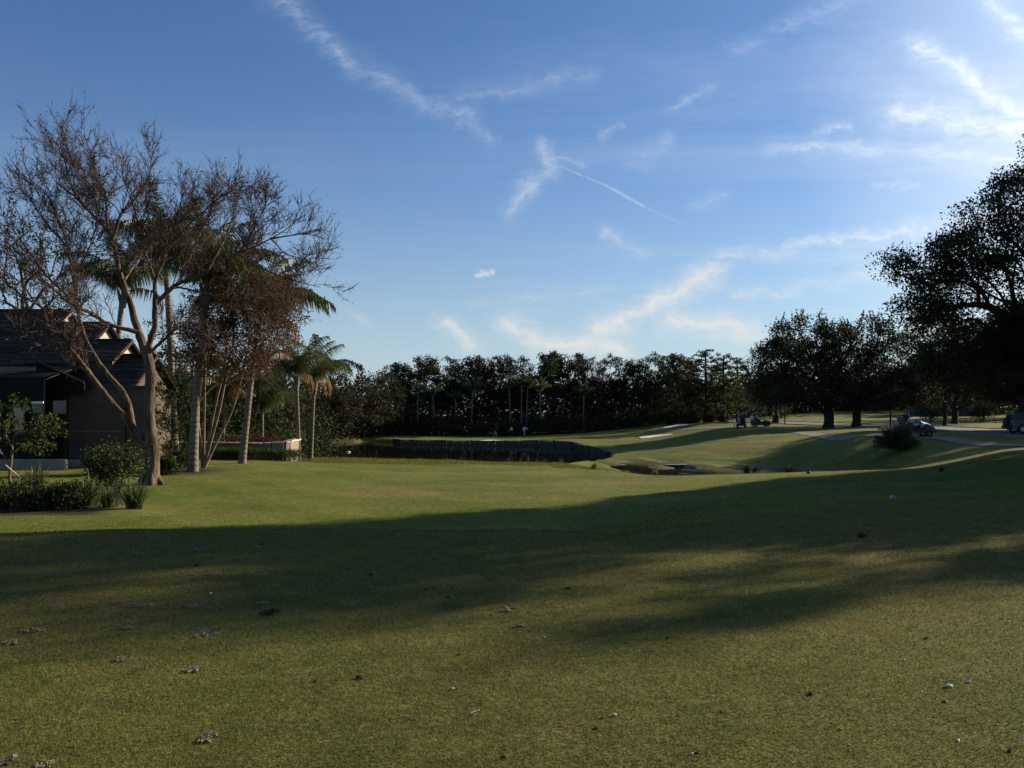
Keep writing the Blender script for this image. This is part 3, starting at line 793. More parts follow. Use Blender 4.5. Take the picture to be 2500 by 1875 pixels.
def attach_tree(rng, trunk, lobes, ntips, r_trunk, r_tip=.02, wander=.12, alpha=.55, shell=.55, lift=.12, start=.55):
    """Branches that run from a trunk polyline to tips spread in ellipsoid lobes. Returns polylines with radii, tips."""
    trunk = np.array(trunk, float)
    nodes = [p for p in trunk]; par = [-1] + list(range(len(trunk) - 1))
    dist = [0.0]
    for k in range(1, len(trunk)): dist.append(dist[-1] + float(np.linalg.norm(trunk[k] - trunk[k - 1])))
    first = max(1, int(len(trunk) * start))
    vol = np.array([np.prod(l[1]) ** .67 for l in lobes]); cnt = rng.multinomial(ntips, vol / vol.sum())
    tips = []
    for (c, r), n in zip(lobes, cnt):
        d = rng.normal(size=(n, 3)); d /= np.linalg.norm(d, axis=1, keepdims=True)
        rad = shell + (1 - shell) * rng.uniform(0, 1, n) ** .5
        p = np.array(c) + d * np.array(r) * rad[:, None]; tips.append(p)
    tips = np.concatenate(tips)
    order = np.argsort(np.linalg.norm(tips - trunk[-1], axis=1)); tips = tips[order]
    NA = np.zeros((len(nodes) + ntips * 5 + 10, 3)); NA[:len(nodes)] = nodes; ND = np.zeros(len(NA)); ND[:len(nodes)] = dist
    n = len(nodes); ends = []
    for tp in tips:
        dd = np.linalg.norm(NA[first:n] - tp, axis=1)
        cost = dd + alpha * ND[first:n] + np.maximum(0, NA[first:n, 2] - tp[2]) * .8
        b = first + int(np.argmin(cost)); A = NA[b]
        L = float(np.linalg.norm(tp - A)); ns = 4 if L > .8 else 2
        prev = b
        mid = np.array([0, 0, lift * L]) + rng.normal(size=3) * wander * L
        for q in range(1, ns + 1):
            w = q / ns
            p = A + (tp - A) * w + mid * (4 * w * (1 - w)) * .5
            NA[n] = p; ND[n] = ND[prev] + float(np.linalg.norm(p - NA[prev])); par.append(prev); prev = n; n += 1
        ends.append(prev)
    count = np.zeros(n)
    for e in ends: count[e] += 1
    for k in range(n - 1, 0, -1): count[par[k]] += count[k]
    ex = .5
    rr = r_tip * np.maximum(count, 1) ** ex
    rr *= 1
    scale = r_trunk / max(rr[first], 1e-6)
    rr = np.minimum(rr * scale, r_trunk)
    rr = np.maximum(rr, r_tip * .6)
    hgt = np.linspace(0, 1, len(trunk))
    rr[:len(trunk)] = np.maximum(rr[:len(trunk)], r_trunk * (1 + .55 * np.exp(-hgt * 7)) * (1 - .35 * hgt))
    kids = [[] for _ in range(n)]
    for k in range(1, n): kids[par[k]].append(k)
    lines = []; stack = [(0, None)]
    while stack:
        k, fromp = stack.pop()
        line = [k] if fromp is None else [fromp, k]
        while kids[line[-1]]:
            ks = sorted(kids[line[-1]], key=lambda q: -count[q])
            for o in ks[1:]: stack.append((o, line[-1]))
            line.append(ks[0])
        P = NA[line]; R = rr[line].copy()
        if fromp is not None: R[0] = min(rr[fromp] * .8, R[1] * 1.15) if len(R) > 1 else R[0]
        lines.append((P, R))
    return lines, tips, NA[:n]


def wood(lines, min_r=0.0, sides=None):
    g = Geo()
    for P, R in lines:
        if R[0] < min_r or len(P) < 2: continue
        s = sides or (10 if R[0] > .15 else 7 if R[0] > .06 else 5 if R[0] > .03 else 3)
        g.tube(P, R, s, cap=False)
    return g


def crown_leaves(rng, tips, per, rad, size, flat=.65, aspect=.55, g=None, m=0):
    g = g or Geo(); n = len(tips)
    rs = rad * rng.uniform(.6, 1.25, n)
    k = np.repeat(np.arange(n), rng.poisson(per, n))
    d = rng.normal(size=(len(k), 3)); d /= np.linalg.norm(d, axis=1, keepdims=True)
    r = rng.uniform(0, 1, len(k)) ** .45
    P = tips[k] + d * (r * rs[k])[:, None] * np.array([1, 1, flat])
    leaf_quads(g, P, size, rng, m, aspect)
    return g


def leafy_tree(name, label, cat, base, lobes, ntips, r_trunk, per, rad, size, leaf, bark, seed, trunk_pts=None, group=None, flat=.65, alpha=.55, extra=None, shell=.55, min_r=.012):
    rng = rng_(seed)
    base = Vector(base)
    if trunk_pts is None:
        lz = min(l[0][2] - l[1][2] for l in lobes); h = max(.8, lz * .9)
        cx = np.mean([l[0][0] for l in lobes]); cy = np.mean([l[0][1] for l in lobes])
        trunk_pts = [(0, 0, -.1), (rng.normal() * .05, rng.normal() * .05, h * .35), (cx * .05 + rng.normal() * .1, cy * .05, h * .7), (cx * .12, cy * .12, h)]
    lines, tips, nodes = attach_tree(rng, smooth_path(trunk_pts, 10), lobes, ntips, r_trunk, alpha=alpha, shell=shell)
    o = thing(name, label, cat, base, group=group)
    part('trunk', wood(lines, min_r), M[bark], o, smooth=True)
    g = crown_leaves(rng, tips, per, rad, size, flat)
    if extra: extra(g, tips, rng)
    part('crown', g, M[leaf], o)
    return o


def sprigs(n, length, size):
    """Upright leafy shoots standing out of the top of a crown."""
    def f(g, tips, rng):
        hi = tips[np.argsort(-tips[:, 2] + rng.normal(size=len(tips)) * .8)[:n]]
        for p in hi:
            k = 26; tt_ = rng.uniform(0, 1, k); top = np.array([rng.normal() * .25, rng.normal() * .25, length * rng.uniform(.6, 1.2)])
            P = p + np.array([0, 0, .3]) + tt_[:, None] * top + rng.normal(size=(k, 3)) * .06
            leaf_quads(g, P, size, rng)
    return f


def px_lobe(base, px, py, d, rx, ry, rd):
    """A crown lobe seen at a photo pixel, as (centre relative to base, radii)."""
    c = at(px, py, d) - base
    return (tuple(c), (rx / F * d, rd, ry / F * d))


# ------------------------------------------------------------------ big live oak on the right, partly out of frame
b = on_ground(2790, 31)
lob = [px_lobe(b, *l) for l in [(2290, 655, 30, 118, 88, 1.6), (2255, 720, 31, 75, 80, 1.4), (2400, 590, 31, 105, 95, 2.0), (2480, 500, 31, 95, 85, 1.8), (2590, 440, 31, 140, 110, 2.6), (2720, 430, 32, 190, 150, 3.5),
      (2380, 720, 32, 130, 90, 2.2), (2420, 850, 33, 150, 80, 2.2), (2600, 850, 32, 170, 90, 2.8), (2330, 890, 33, 90, 55, 1.5), (2600, 620, 33, 130, 110, 2.6), (2900, 500, 31, 230, 190, 4.0), (3020, 720, 32, 210, 190, 4.0), (2760, 700, 27, 190, 140, 2.0), (2860, 640, 36, 220, 180, 2.2)]]
big = leafy_tree('live_oak', 'huge dark live oak reaching in from the right frame edge', 'tree', b, lob, 680, .55, 290, .80, .108, 'oak_leaf', 'bark_dark', 11,
                 trunk_pts=[(0, 0, -.2), (-.1, 0, 1.2), (-.3, .1, 2.4), (-.4, .1, 3.2)], extra=sprigs(40, 1.0, .10), flat=.8, shell=.5)


shade = leafy_tree('live_oak', 'live oak standing out of frame beyond the huge oak, shading the tee', 'tree', Vector((40.0, 42.5, gz(40.0, 42.5))), lob, 420, .5, 125, .80, .19, 'oak_leaf', 'bark_dark', 12,
                   trunk_pts=[(0, 0, -.2), (-.1, 0, 1.2), (-.3, .1, 2.4), (-.4, .1, 3.2)], flat=.8, shell=.5)
shade.scale = (1.1, 1.1, 1.45)


def copy_tree(o, loc, rz, scale, label, group=None):
    c = o.copy(); COL.objects.link(c); c.location = loc; c.rotation_euler = (0, 0, rz); c.scale = (scale,) * 3 if np.isscalar(scale) else scale
    c['label'] = label
    if group: c['group'] = group
    for ch in list(o.children):
        d_ = ch.copy(); COL.objects.link(d_); d_.parent = c
    return c


for (x, y, rz, sc, lb) in ((24.75, 25.6, .05, (.97, .97, 1.0), 'smaller live oak out of frame nearest the tee'), (35.3, 35.4, .2, (.95, .95, 1.3), 'live oak out of frame just behind the smaller one'), (31.0, 29.3, .3, (.85, .85, .95), 'live oak out of frame between the smaller one and the huge oak'), (53.5, 69, .2, (1.1, 1.1, 1.25), 'live oak out of frame beside the road'),
                           (64, 82, 3.0, 1.2, 'live oak out of frame beyond the sport utility vehicle'), (51, 85, 5.0, 1.05, 'dark live oak behind the huge oak across the road'), (80, 98, .4, 1.25, 'far live oak out of frame beyond the road'), (93, 152, .8, 1.3, 'dark tree on the shaded far lawn behind the sport utility vehicle'), (107, 173, 2.0, 1.4, 'tree out of frame at the top of the far lawn')):
    copy_tree(big if y > 60 else shade, (x, y, gz(x, y)), rz, sc, lb)

# ------------------------------------------------------------------ live oaks by the road
GO = 'live oaks along the road'


def road_oak(px, d, lobes, ntips, rt, seed, label, leaf='oak_leaf'):
    b_ = on_ground(px, d)
    return leafy_tree('live_oak', label, 'tree', b_, [px_lobe(b_, *l) for l in lobes], int(ntips * 1.35), rt, 66, 1.2, .29, leaf, 'bark_dark', seed,
                      trunk_pts=[(0, 0, -.2), (.1, 0, 1.2), (.05, .1, 2.4), (.1, 0, 3.4)], group=GO, flat=.7, shell=.45, extra=sprigs(26, 1.2, .25))


road_oak(2022, 108, [(1960, 830, 108, 85, 62, 4.5), (1900, 880, 108, 62, 60, 4), (2030, 845, 107, 75, 62, 4.5), (1960, 920, 106, 105, 45, 5), (2060, 920, 106, 80, 45, 4.5), (1890, 945, 108, 60, 36, 3.5), (2000, 962, 106, 90, 26, 4), (1930, 968, 104, 70, 20, 3)], 280, .60, 21, 'live oak with forked trunk, tallest crown behind the cart path')
road_oak(2090, 110, [(2115, 830, 110, 72, 66, 4.5), (2180, 870, 110, 75, 62, 4.5), (2110, 920, 110, 105, 50, 5), (2200, 940, 110, 80, 40, 4), (2060, 880, 111, 60, 60, 4), (2150, 968, 108, 90, 24, 4), (2235, 960, 109, 70, 34, 4)], 280, .52, 22, 'live oak with straight trunk just right of the fork-trunked oak')
road_oak(1893, 136, [(1870, 900, 136, 55, 62, 4.5), (1920, 880, 137, 50, 55, 4.5), (1850, 950, 136, 40, 40, 4), (1930, 945, 136, 60, 36, 4), (1900, 978, 135, 70, 18, 4)], 170, .50, 23, 'live oak with dark trunk directly behind the parked golf carts')
road_oak(2330, 128, [(2262, 800, 128, 55, 55, 4), (2225, 870, 128, 50, 60, 4), (2310, 790, 128, 70, 60, 4), (2290, 880, 128, 75, 70, 4.5), (2380, 860, 128, 85, 85, 5), (2330, 950, 127, 110, 40, 5), (2450, 900, 128, 80, 80, 5)], 260, .45, 24, 'shaded tree across the road behind the buggy')
road_oak(2306, 116, [(2300, 900, 116, 75, 62, 3.6), (2245, 935, 116, 55, 42, 3.0), (2350, 935, 116, 55, 45, 3.0), (2330, 860, 116, 60, 50, 3.0)], 150, .24, 25, 'small tree with sunlit leaf tips between the big oak and the road')
road_oak(2560, 92, [(2540, 860, 92, 110, 90, 4), (2640, 830, 92, 120, 120, 5), (2470, 920, 91, 80, 60, 3.5)], 180, .4, 26, 'shaded tree behind the dark sport utility vehicle')

# ------------------------------------------------------------------ far tree line
def proto(seed, kind):
    """A far tree about 13 m high; returns (wood mesh, crown mesh)."""
    rng = rng_(seed)
    if kind == 'spread':
        lobes = []
        for q in range(10):
            a_ = q * .63 * 2.4 + rng.uniform(0, 1.2); r = rng.uniform(.8, 3.6); lobes.append(((math.cos(a_) * r, math.sin(a_) * r, rng.uniform(5.6, 10.9) - r * .25), (rng.uniform(1.4, 2.5), rng.uniform(1.4, 2.5), rng.uniform(.9, 1.7))))
        lobes.append(((0, 0, 11), (1.8, 1.8, 1.3))); lobes.append(((0, 0, 5.2), (3.6, 3.6, 1.6)))
        tr = [(0, 0, -.2), (.1, .1, 1.6), (.25, 0, 3.2), (.3, .1, 4.6)]; nt, per, rad, size, al = 240, 42, .80, .30, .5
    elif kind == 'fine':
        lobes = [((0, 0, 9), (2.6, 2.6, 3.2)), ((1.5, 0, 6.5), (2.4, 2.2, 2)), ((-1.5, .4, 6), (2.4, 2.2, 2.2)), ((0, 0, 4), (2.6, 2.6, 1.5))]
        tr = [(0, 0, -.2), (0, .1, 1.6), (.1, 0, 3), (.2, .1, 4.5)]; nt, per, rad, size, al = 280, 38, .62, .23, .7
    elif kind == 'pine':
        lobes = []
        for q in range(26):
            z = 2.4 + q * .40; r = 3.2 * (1 - (z - 2.2) / 13.0) + 1.0; a_ = q * 2.4 + rng.uniform(-.4, .4)
            lobes.append(((math.cos(a_) * r * .6, math.sin(a_) * r * .6, z), (r * .60, r * .60, .6)))
        lobes.append(((0, 0, 12.9), (1.3, 1.3, .8)))
        tr = [(0, 0, -.2), (.05, 0, 4), (.1, .1, 9), (.05, 0, 13)]; nt, per, rad, size, al = 270, 44, .55, .24, .1
    else:       # low full crown, branches to the ground
        lobes = [((0, 0, 6), (3.4, 3.4, 3.4)), ((2.2, 0, 4), (2.4, 2.4, 2.6)), ((-2.2, -.5, 3.8), (2.4, 2.4, 2.6)), ((0, -1.5, 2.6), (3.4, 2, 2))]
        tr = [(0, 0, -.2), (0, .1, 1), (.1, 0, 2), (.1, .1, 3)]; nt, per, rad, size, al = 240, 34, .75, .26, .6
    st = .15 if kind == 'pine' else .55
    lines, tips, _ = attach_tree(rng, smooth_path(tr, 14), lobes, nt, .26 if kind != 'pine' else .2, r_tip=.022, alpha=al, start=st, lift=-.02 if kind == 'pine' else .12, shell=.35)
    w = wood(lines, .018, None).mesh('trunk', True)
    return w, crown_leaves(rng, tips, per, rad, size, .55 if kind == 'pine' else .7).mesh('crown')


PR = {'spread': [proto(31, 'spread'), proto(32, 'spread'), proto(33, 'spread')], 'fine': [proto(34, 'fine'), proto(35, 'fine')], 'pine': [proto(36, 'pine'), proto(37, 'pine')], 'full': [proto(38, 'full'), proto(39, 'full')]}
PRM = {'spread': ('bark_dark', 'far_leaf'), 'fine': ('bark_dark', 'far_leaf_grey'), 'pine': ('bark_dark', 'pine_leaf'), 'full': ('bark_dark', 'far_leaf')}
PROTO_H = {'spread': 12.4, 'fine': 12.3, 'pine': 13.8, 'full': 9.5}


def far_tree(kind, var, px, top, d, label, wide=1.0, rz=0.0, leaf=None, group='trees of the far row'):
    p = on_ground(px, d); ztop = EYE - (top - HY) / F * d
    k = (ztop - p.z) / PROTO_H[kind]
    o = thing({'pine': 'pine_tree'}.get(kind, 'broadleaf_tree'), label, 'tree', p, rz, group, (k * wide, k * wide, k))
    wme, cme = PR[kind][var % len(PR[kind])]
    part('trunk', wme, M[PRM[kind][0]], o)
    key = PRM[kind][1]
    if leaf:
        cme = cme.copy(); cme.materials.clear(); key = leaf
    part('crown', cme, M[key], o)
    return o


ordn = ['first', 'second', 'third', 'fourth', 'fifth', 'sixth', 'seventh', 'eighth', 'ninth', 'tenth', 'eleventh', 'twelfth', 'thirteenth', 'fourteenth', 'fifteenth', 'sixteenth', 'seventeenth', 'eighteenth', 'nineteenth', 'twentieth', 'twenty-first', 'twenty-second']
rowt = [('spread', 975, 884, 150, 1.0), ('spread', 1045, 864, 152, 1.05), ('spread', 1105, 866, 149, 1.0), ('spread', 1160, 868, 153, 1.0), ('spread', 1225, 862, 150, 1.0), ('spread', 1285, 866, 154, 1.0), ('spread', 1345, 857, 150, 1.05), ('spread', 1400, 858, 153, 1.0),
        ('fine', 1440, 862, 150, .95), ('fine', 1495, 862, 152, 1.0), ('spread', 1545, 872, 151, .9), ('fine', 1600, 858, 150, 1.1), ('spread', 1650, 862, 154, 1.0), ('fine', 1680, 868, 148, .9)]
dsc = {'spread': 'dark broad-crowned tree', 'fine': 'grey-green feathery tree'}
rr_ = random.Random(8)
cn = {'spread': 0, 'fine': 0}
for k, (kd, px, top, d, wd) in enumerate(rowt):
    far_tree(kd, k, px, top, d, f'{ordn[cn[kd]]} {dsc[kd]} from the left in the far row behind the green', wd, rr_.uniform(0, 6.28), [None, 'far_leaf_green', None, 'far_leaf_brown', None][k % 5]); cn[kd] += 1
far_tree('pine', 0, 1722, 848, 146, 'tallest pine left of the live oaks by the road', 1.15, .4, group='pines beside the road')
far_tree('pine', 1, 1768, 858, 143, 'shorter pine with layered limbs right of the tallest pine', 1.15, 2.0, group='pines beside the road')
far_tree('pine', 0, 1800, 868, 150, 'pine closest to the parked golf carts', 1.05, 3.9, group='pines beside the road')
# left bank trees beyond the pond and behind the palms
far_tree('full', 0, 862, 888, 126, 'rounded brownish tree hanging over the left end of the pond', 1.05, 1.0, 'far_leaf_grey', 'trees on the left bank of the pond')
far_tree('full', 1, 790, 872, 121, 'dark tree behind the pair of small palms', 1.0, 2.6, None, 'trees on the left bank of the pond')
far_tree('full', 0, 700, 852, 106, 'dark tree behind the curved planter wall', 1.1, 4.2, None, 'trees on the left bank of the pond')
far_tree('full', 1, 930, 905, 132, 'low dark tree where the left bank meets the far row', 1.0, 5.2, None, 'trees on the left bank of the pond')
far_tree('full', 0, 610, 830, 92, 'dark tree seen between the two ringed palm trunks', 1.1, .3, None, 'trees on the left bank of the pond')
far_tree('full', 1, 500, 840, 86, 'dark tree behind the rust-coloured myrtle', 1.1, 1.7, None, 'trees on the left bank of the pond')
far_tree('full', 0, 400, 850, 84, 'dark tree behind the bare tree trunk', 1.1, 3.3, None, 'trees on the left bank of the pond')
# trees beyond the road
for px, top, d, kd, lb in ((1850, 905, 215, 'full', 'hazy tree beyond the road behind the carts'), (1950, 880, 225, 'spread', 'far tree beyond the lawn behind the fork-trunked oak'), (2060, 880, 228, 'full', 'far round tree beyond the lawn between the two big trunks'),
                           (2170, 870, 226, 'full', 'far tree at the top of the sunlit lawn'), (2270, 850, 222, 'full', 'far tree beside the grey house'), (2420, 830, 215, 'full', 'far tree above the shaded lawn at the right'), (2540, 800, 210, 'full', 'far tree at the right edge beyond the road')):
    far_tree(kd, px // 7, px, top, d, lb, 1.25, px * .37, group='trees beyond the road')


# woodland mass behind the rows and the brush under it
def leaf_mass(name, path, z_of, thick, n, size, leaf, seed, label):
    rng = rng_(seed); g = Geo(); P = smooth_path(path, 200)
    k = rng.integers(0, 199, n); xy = P[k] + (P[np.minimum(k + 1, 199)] - P[k]) * rng.uniform(0, 1, (n, 1)) + rng.normal(size=(n, 2)) * thick
    h = rng.uniform(0, 1, n) ** .75
    xx, yy = xy[:, 0], xy[:, 1]
    top = z_of(xx, yy)
    lump = .72 + .28 * np.sin(xx * .55 + 1.3 * np.sin(yy * .3)) * np.cos(yy * .4 + xx * .21) + .12 * np.sin(xx * 1.9 + yy)
    zz = gz(xx, yy) + h * top * lump
    leaf_quads(g, np.stack([xx, yy, zz], -1), size, rng)
    return structure(name, g, M[leaf], label=label, kind='stuff')


leaf_mass('far_woods', plan([(-700, 120), (200, 135), (600, 165), (1000, 188), (1400, 182), (1800, 205), (2300, 245), (2900, 230)]), lambda x, y: 11.0 + 0 * x, 5, 56000, .90, 'dark_leaf', 51, 'dark mass of woodland behind the far row of trees')
leaf_mass('undergrowth', plan([(560, 100), (640, 106), (720, 116), (820, 129), (880, 138), (1000, 150), (1200, 151), (1400, 153), (1600, 156), (1760, 156)]), lambda x, y: 5.8 + 0 * x, 2.4, 56000, .38, 'far_leaf', 52, 'dark brush growing under the far trees')
leaf_mass('low_brush', plan([(880, 130), (960, 137.5), (1100, 138.8), (1250, 138.8), (1400, 141), (1560, 147), (1700, 147)]), lambda x, y: 2.8 + 0 * x, 1.0, 26000, .28, 'far_leaf', 55, 'low dark brush edging the far side of the green')
leaf_mass('brush', plan([(340, 62), (450, 63), (560, 66), (660, 72), (740, 84)]), lambda x, y: 6.6 + 0 * x, 1.6, 34000, .27, 'dark_leaf', 53, 'dark brush on the bank behind the planter wall')
leaf_mass('roadside_brush', plan([(1850, 205), (2000, 222), (2200, 226), (2400, 205), (2700, 170)]), lambda x, y: 3.5 + 0 * x, 2.5, 12000, .4, 'dark_leaf', 54, 'dark shrub belt at the top of the far lawn')


def shrub(name, label, px, d, w, h, leaf, n, size, seed, cat='shrub', group=None, stems=4, lift=0.0):
    rng = rng_(seed); o = thing(name, label, cat, on_ground(px, d), group=group); g = Geo(); gs = Geo()
    nb = max(6, int(14 * w)); cen_ = rng.normal(size=(nb, 3)); cen_ /= np.linalg.norm(cen_, axis=1, keepdims=True)
    cen_ = cen_ * rng.uniform(.45, .85, (nb, 1)) * np.array([w / 2, w / 2, (h - lift) / 2]) + np.array([0, 0, lift + (h - lift) * .5])
    cen_[:, 2] = np.maximum(cen_[:, 2], .06)
    k = rng.integers(0, nb, n); r = .26 * (w + h) / 2
    P = cen_[k] + rng.normal(size=(n, 3)) * r * .45; P[:, 2] = np.maximum(P[:, 2], .02)
    leaf_quads(g, P, size, rng)
    for q in range(stems):
        c = cen_[rng.integers(0, nb)]; gs.tube(smooth_path([(rng.normal() * .06, rng.normal() * .06, -.05), (c[0] * .4, c[1] * .4, c[2] * .5), tuple(c)], 6), np.linspace(.022, .008, 6) * max(1, w * .5), 5, cap=False)
    part('stem', gs, M['bark_dark'], o); part('crown', g, M[leaf], o)
    return o


for k, (px, d, w, h, lf, lb) in enumerate([(1237, 140, 2.4, 2.6, 'hedge_leaf', 'yellow-green bush behind the golfers'), (1030, 139, 3, 2.8, 'red_leaf', 'reddish shrub below the slim palms left of the golfers'), (1110, 141, 3, 3.4, 'far_leaf_grey', 'greyish shrub behind the stooping golfer'),
                                          (1350, 142, 3.5, 3.6, 'far_leaf', 'dark rounded shrub right of the golfers'), (1470, 145, 3, 3.0, 'far_leaf', 'dark shrub where the green meets the far row'), (1640, 143, 2.0, 1.5, 'green_leaf', 'bright fern-like shrub under the feathery trees'),
                                          (1690, 141, 2.6, 1.7, 'red_leaf', 'low reddish shrub under the tallest pine'), (1730, 142, 2.6, 1.6, 'red_leaf', 'low reddish shrub right of the pine trunk'), (1765, 144, 2.4, 1.5, 'far_leaf_grey', 'low grey shrub at the end of the pine bed'),
                                          (885, 127.5, 2.5, 1.4, 'far_leaf_grey', 'low pale shrub at the water edge on the left bank'), (2135, 205, 7, 5, 'far_leaf_grey', 'grey-green bush on the far lawn between the oak trunks'), (1905, 190, 6, 3, 'dark_leaf', 'low dark shrub across the road left of the oak trunks'), (2272, 150, 5.5, 3.2, 'dark_leaf', 'dark rounded shrub in front of the grey house, left one'), (2400, 140, 6, 3.4, 'dark_leaf', 'dark rounded shrub in front of the grey house, right one')]):
    shrub('shrub', lb, px, d, w, h, lf, int(900 + 260 * w), .22, 60 + k)


# spanish moss hanging from the oaks
def moss(label, px, d, spots, seed):
    rng = rng_(seed); o = thing('spanish_moss', label, 'moss', on_ground(px, d), group='hanging moss')
    for (mx, my, ln) in spots:
        p = at(mx, my, d) - o.location; g = Geo(); n = 70
        tt_ = rng.uniform(0, 1, n); L_ = ln / F * d
        P = np.array(p) + np.stack([rng.normal(size=n) * .16 * (1 - tt_ * .6), rng.normal(size=n) * .16, -tt_ * L_], -1)
        leaf_quads(g, P, .45, rng, aspect=.12, dirs=np.tile([0, 0, -1.0], (n, 1)), jit=.2)
        part('strand', g, M['moss'], o)


moss('pale moss hanging in strands from the oak behind the carts', 1850, 134, [(1850, 975, 38), (1832, 970, 30), (1858, 985, 40), (1870, 985, 42), (1842, 985, 45), (1888, 990, 22), (1900, 985, 26), (1912, 980, 24), (1930, 965, 30)], 71)
moss('pale moss hanging in strands from the pines', 1740, 142, [(1742, 985, 22), (1753, 985, 18), (1680, 990, 20), (1670, 995, 18), (1770, 990, 26), (1695, 985, 18)], 72)


# ------------------------------------------------------------------ palms
def frond_mesh(L_, droop, seed, nl=46, leafl=.62, lw=.045):
    rng = rng_(seed); g = Geo()
    s = np.linspace(0, 1, 14); ang = .95 - droop * s ** 1.25
    dx = np.cos(ang) * L_ / 13; dz = np.sin(ang) * L_ / 13
    x = np.concatenate([[0], np.cumsum(dx[:-1])]); z = np.concatenate([[0], np.cumsum(dz[:-1])])
    P = np.stack([x, np.zeros(14), z], -1)
    g.tube(P, np.linspace(.035, .006, 14), 4, cap=False)
    tt_ = np.linspace(.12, .99, nl)
    for sd in (-1, 1):
        q = tt_ + rng.uniform(-.01, .01, nl)
        bx = np.interp(q, s, x); bz = np.interp(q, s, z)
        ll = leafl * (np.sin(np.clip(q, 0, 1) * math.pi * .82 + .35)) * rng.uniform(.75, 1.15, nl) + .12
        out = rng.uniform(.55, .95, nl); fw = rng.uniform(.25, .55, nl); dr = rng.uniform(.25, .75, nl)
        m1 = np.stack([bx + ll * .45 * fw, sd * ll * .5 * out, bz - ll * .10 * dr + rng.normal(size=nl) * .04], -1)
        e1 = np.stack([bx + ll * .6 * fw, sd * ll * .60 * out, bz - ll * (.55 + .75 * dr)], -1)
        b0 = np.stack([bx, np.zeros(nl), bz], -1); w_ = np.array([lw, 0, lw * .3])
        V = np.stack([b0 - w_ * .5, b0 + w_ * .5, m1 + w_ * .5, m1 - w_ * .5, e1], 1).reshape(-1, 3); k = np.arange(nl)[:, None] * 5
        g.add(V, k + np.array([[0, 1, 2, 3]])); g.t.append(k + np.array([[3, 2, 4]]) + g.n - len(V)); g.tm.append(np.zeros(nl, int))
    return g.mesh('frond')


FR = [frond_mesh(3.9, d_, 80 + k, nl=58, leafl=.85) for k, d_ in enumerate((1.5, 2.0, 2.45, 2.75))]
FRY = frond_mesh(2.9, 2.7, 88)
for m_ in FR: m_.materials.append(M['palm_leaf'])
FRY.materials.append(M['dry_frond'])
FRF = [frond_mesh(3.0, d_, 90 + k, nl=22, leafl=.6, lw=.10) for k, d_ in enumerate((1.2, 1.9, 2.4))]
for m_ in FRF: m_.materials.append(M['palm_leaf'])


def palm(label, base, top, r, nf, scale, seed, group, dry=1, far=False, shaft=True):
    rng = random.Random(seed); base = Vector(base); top = Vector(top) - base
    o = thing('palm_tree', label, 'palm tree', base, group=group)
    g = Geo(); n = 16
    P = smooth_path([(0, 0, -.15), (top.x * .25 + rng.uniform(-.05, .05), top.y * .25, top.z * .33), (top.x * .62, top.y * .6, top.z * .68), tuple(top)], n)
    q = np.linspace(0, 1, n); R = r * (1 + .35 * np.exp(-q * 14)) * (1 - .22 * q)
    g.tube(P, R, 12 if not far else 7, cap=False)
    part('trunk', g, M['palm_bark'], o, smooth=True)
    if shaft:
        g = Geo(); ns = 9
        for k in range(ns):      # old leaf bases round the head of the trunk
            a_ = k / ns * 6.28; c, s = math.cos(a_), math.sin(a_)
            g.tube([(top.x + c * r * .5, top.y + s * r * .5, top.z - .7), (top.x + c * r * 1.0, top.y + s * r, top.z - .2), (top.x + c * r * 1.5, top.y + s * r * 1.5, top.z + .25)], [.05, .07, .03], 5, cap=False)
        part('leaf_base', g, M['palm_bark'], o)
    fr = FRF if far else FR
    for k in range(nf):
        f = k / nf; lev = int(f * len(fr) * .999)
        me = fr[lev]
        ob = part('frond', me, M['palm_leaf'], o, top + Vector((0, 0, .1)))
        tilt = -.35 + .25 * (1 - f) + rng.uniform(-.12, .12) if not f < .2 else -.65 + rng.uniform(-.15, .15)
        ob.rotation_euler = (rng.uniform(-.15, .15), tilt, k * 2.39996 + rng.uniform(-.2, .2)); ob.scale = (scale * rng.uniform(.88, 1.1),) * 3
    for k in range(dry):
        ob = part('dry_frond', FRY, M['dry_frond'], o, top); ob.rotation_euler = (0, .25, (1.0 if k == 0 else -1.9) + rng.uniform(-.4, .4)); ob.scale = (scale,) * 3
    return o


GP = 'queen palms in the garden'
palm('tall thick-trunked queen palm right of the bare tree', on_ground(470, 36), at(505, 705, 36.5), .20, 21, 1.0, 1, GP, 1)
palm('tall queen palm with pale ringed trunk behind the lawn edge', on_ground(590, 41.5), at(632, 792, 42), .17, 22, 1.05, 2, GP, 1)
palm('queen palm crown rising highest behind the bare branches', on_ground(428, 47), at(404, 625, 47), .2, 17, 1.05, 3, GP, 1)
palm('queen palm by the house under the bare branches', on_ground(262, 46), at(300, 720, 46), .18, 16, 1.0, 4, GP, 1)
palm('small palm with slim trunk, left one of the pair at the lawn corner', on_ground(729, 50), at(724, 925, 50), .125, 15, .82, 5, GP, 1)
palm('small palm with slim trunk, right one of the pair at the lawn corner', on_ground(758, 54), at(768, 935, 54), .13, 16, .95, 6, GP, 1)
palm('bushy green palm behind the planter wall', on_ground(640, 56), at(640, 1010, 56), .12, 14, .95, 7, GP, 0, shaft=False)
palm('low palm behind the ringed trunks near the house', on_ground(545, 54), at(548, 985, 54), .12, 14, .95, 8, GP, 0, shaft=False)
gf = 'slim palms at the foot of the far row'
